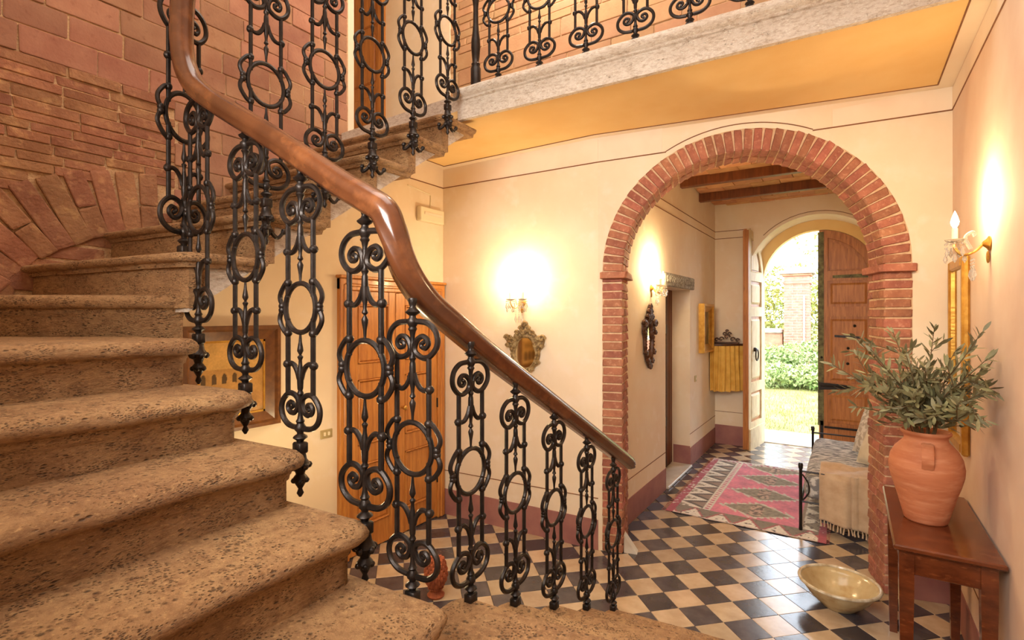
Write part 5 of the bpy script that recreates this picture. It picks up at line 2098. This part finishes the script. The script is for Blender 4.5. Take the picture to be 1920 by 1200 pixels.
def leaf_cloud(name, c, rad, n, sz, mat, label, cat, seed, stem=None):
    r = random.Random(seed)
    t = thing(name, (c[0], c[1], stem if stem is not None else c[2] - rad[2]), label, cat)
    mb = MB()
    for i in range(n):
        while True:
            p = Vector((r.uniform(-1, 1), r.uniform(-1, 1), r.uniform(-1, 1)))
            if .25 < p.length < 1 + .12 * noise.noise(p * 3):
                break
        p = Vector((c[0] + p.x * rad[0], c[1] + p.y * rad[1], c[2] + p.z * rad[2]))
        a = Vector((r.uniform(-1, 1), r.uniform(-1, 1), r.uniform(-1, 1))).normalized()
        b = a.cross(Vector((r.uniform(-1, 1), r.uniform(-1, 1), r.uniform(-1, 1)))).normalized()
        s_ = sz * r.uniform(.6, 1.3)
        mb.add([p - a * s_, p + b * s_ * .4, p + a * s_, p - b * s_ * .4], [(0, 1, 2, 3)])
    o = mb.build('foliage', mat, t, smooth=False, recalc=False)
    o['kind'] = 'stuff'
    if stem is not None:
        MB().tube([(c[0], c[1], stem), (c[0] + .05, c[1], (stem + c[2]) / 2), (c[0], c[1], c[2])], [.09, .07, .04], 8).build('trunk', BARK, t)
    return t


for i, (x, y, rx, rz, lab) in enumerate(((-1.9, 14.0, 1.0, .48, 'leafy ground cover bush left of the gate pillar'), (-.9, 14.2, .9, .52, 'pale green bush growing before the gate pillar'), (.1, 14.0, .9, .5, 'ground cover bush hidden behind the closed door leaf'),
                                         (-1.4, 13.0, .8, .3, 'low clump of white flowering plants on the lawn edge'), (-.5, 13.1, .7, .3, 'low green clump at the right of the lawn edge'))):
    leaf_cloud('garden_bush', (x, y, gz(y) + rz * .8), (rx, .7, rz), 2600, .055, HEDGE2, lab, 'bush', 20 + i, gz(y) - .03)
for i, (x, y, rx, rz, z, lab) in enumerate(((-3.4, 18.6, 1.5, 1.5, 2.2, 'tall yellow green hedge bush left behind the garden wall'), (-1.5, 19.2, 1.4, 1.4, 2.1, 'hedge bush behind the gate pillar'), (.4, 18.8, 1.5, 1.5, 2.2, 'hedge bush right of the gate pillar'), (2.6, 19.0, 1.6, 1.6, 2.3, 'hedge bush far right outside'))):
    leaf_cloud('hedge', (x, y, z), (rx, .9, rz), 3200, .075, HEDGE, lab, 'hedge', 40 + i, gz(y) - .05)
leaf_cloud('garden_tree', (.5, 20.6, 4.9), (2.6, 1.3, 1.5), 800, .10, HEDGE, 'sparse sunlit tree crown above the gate pillar', 'tree', 61, gz(21.5) - .1)
leaf_cloud('garden_tree', (-4.6, 20.8, 4.6), (1.0, 1.2, 1.6), 900, .10, HEDGE, 'sunlit tree crown left beyond the garden wall', 'tree', 62, gz(20.5) - .1)

# gate pillar and garden wall
GX, GY = -1.22, 16.3
g0 = gz(GY) - .05
t = thing('gate_pillar', (GX, GY, g0), 'tall brick gate pillar with a moulded cap in the garden', 'pillar')
MB().box(GX - .30, GX + .30, GY - .30, GY + .30, g0, 2.62).build('core', ARCHM, t, smooth=False)
mb = MB()
z = g0
k = 0
while z < 2.60:
    offs = (-.31, -.10, .11, .31) if k % 2 else (-.31, -.20, .01, .21, .31)
    for a, b in zip(offs[:-1], offs[1:]):
        mb.cbox(GX + a + .006, GX + b - .006, GY - .31, GY - .15, z, z + .062, .006)
        mb.cbox(GX + .15, GX + .31, GY + a + .006, GY + b - .006, z, z + .062, .006)
        mb.cbox(GX - .31, GX - .15, GY + a + .006, GY + b - .006, z, z + .062, .006)
    z += .074
    k += 1
o = mb.build('brickwork', PILB, t, smooth=False)
o['kind'] = 'stuff'
for (e, z0, z1, m_) in ((.34, 2.62, 2.69, PILB), (.31, 2.69, 2.84, PILB), (.36, 2.84, 2.90, PILB), (.43, 2.90, 2.99, GREYS), (.30, 2.99, 3.08, GREYS)):
    MB().cbox(GX - e, GX + e, GY - e, GY + e, z0, z1, .012).build('cap_course', m_, t, smooth=False)
MB().tube([(GX + .18, GY - .33, g0), (GX + .18, GY - .33, 2.3)], .025, 8).build('drain_pipe', GREYS, t)
for (x0, x1, lab) in ((-7.5, GX - .36, 'low garden wall with grey coping left of the gate pillar'), (GX + .36, 5.0, 'low garden wall running right from the gate pillar')):
    t = thing('garden_wall', ((x0 + x1) / 2, GY, g0), lab, 'wall')
    MB().box(x0, x1, GY - .16, GY + .16, g0, 1.25 if x0 < -2 else .95).build('masonry', PILB, t, smooth=False)
    MB().cbox(x0 - .0, x1, GY - .22, GY + .22, 1.25 if x0 < -2 else .95, 1.38 if x0 < -2 else 1.08, .03).build('coping', GREYS, t, smooth=False)
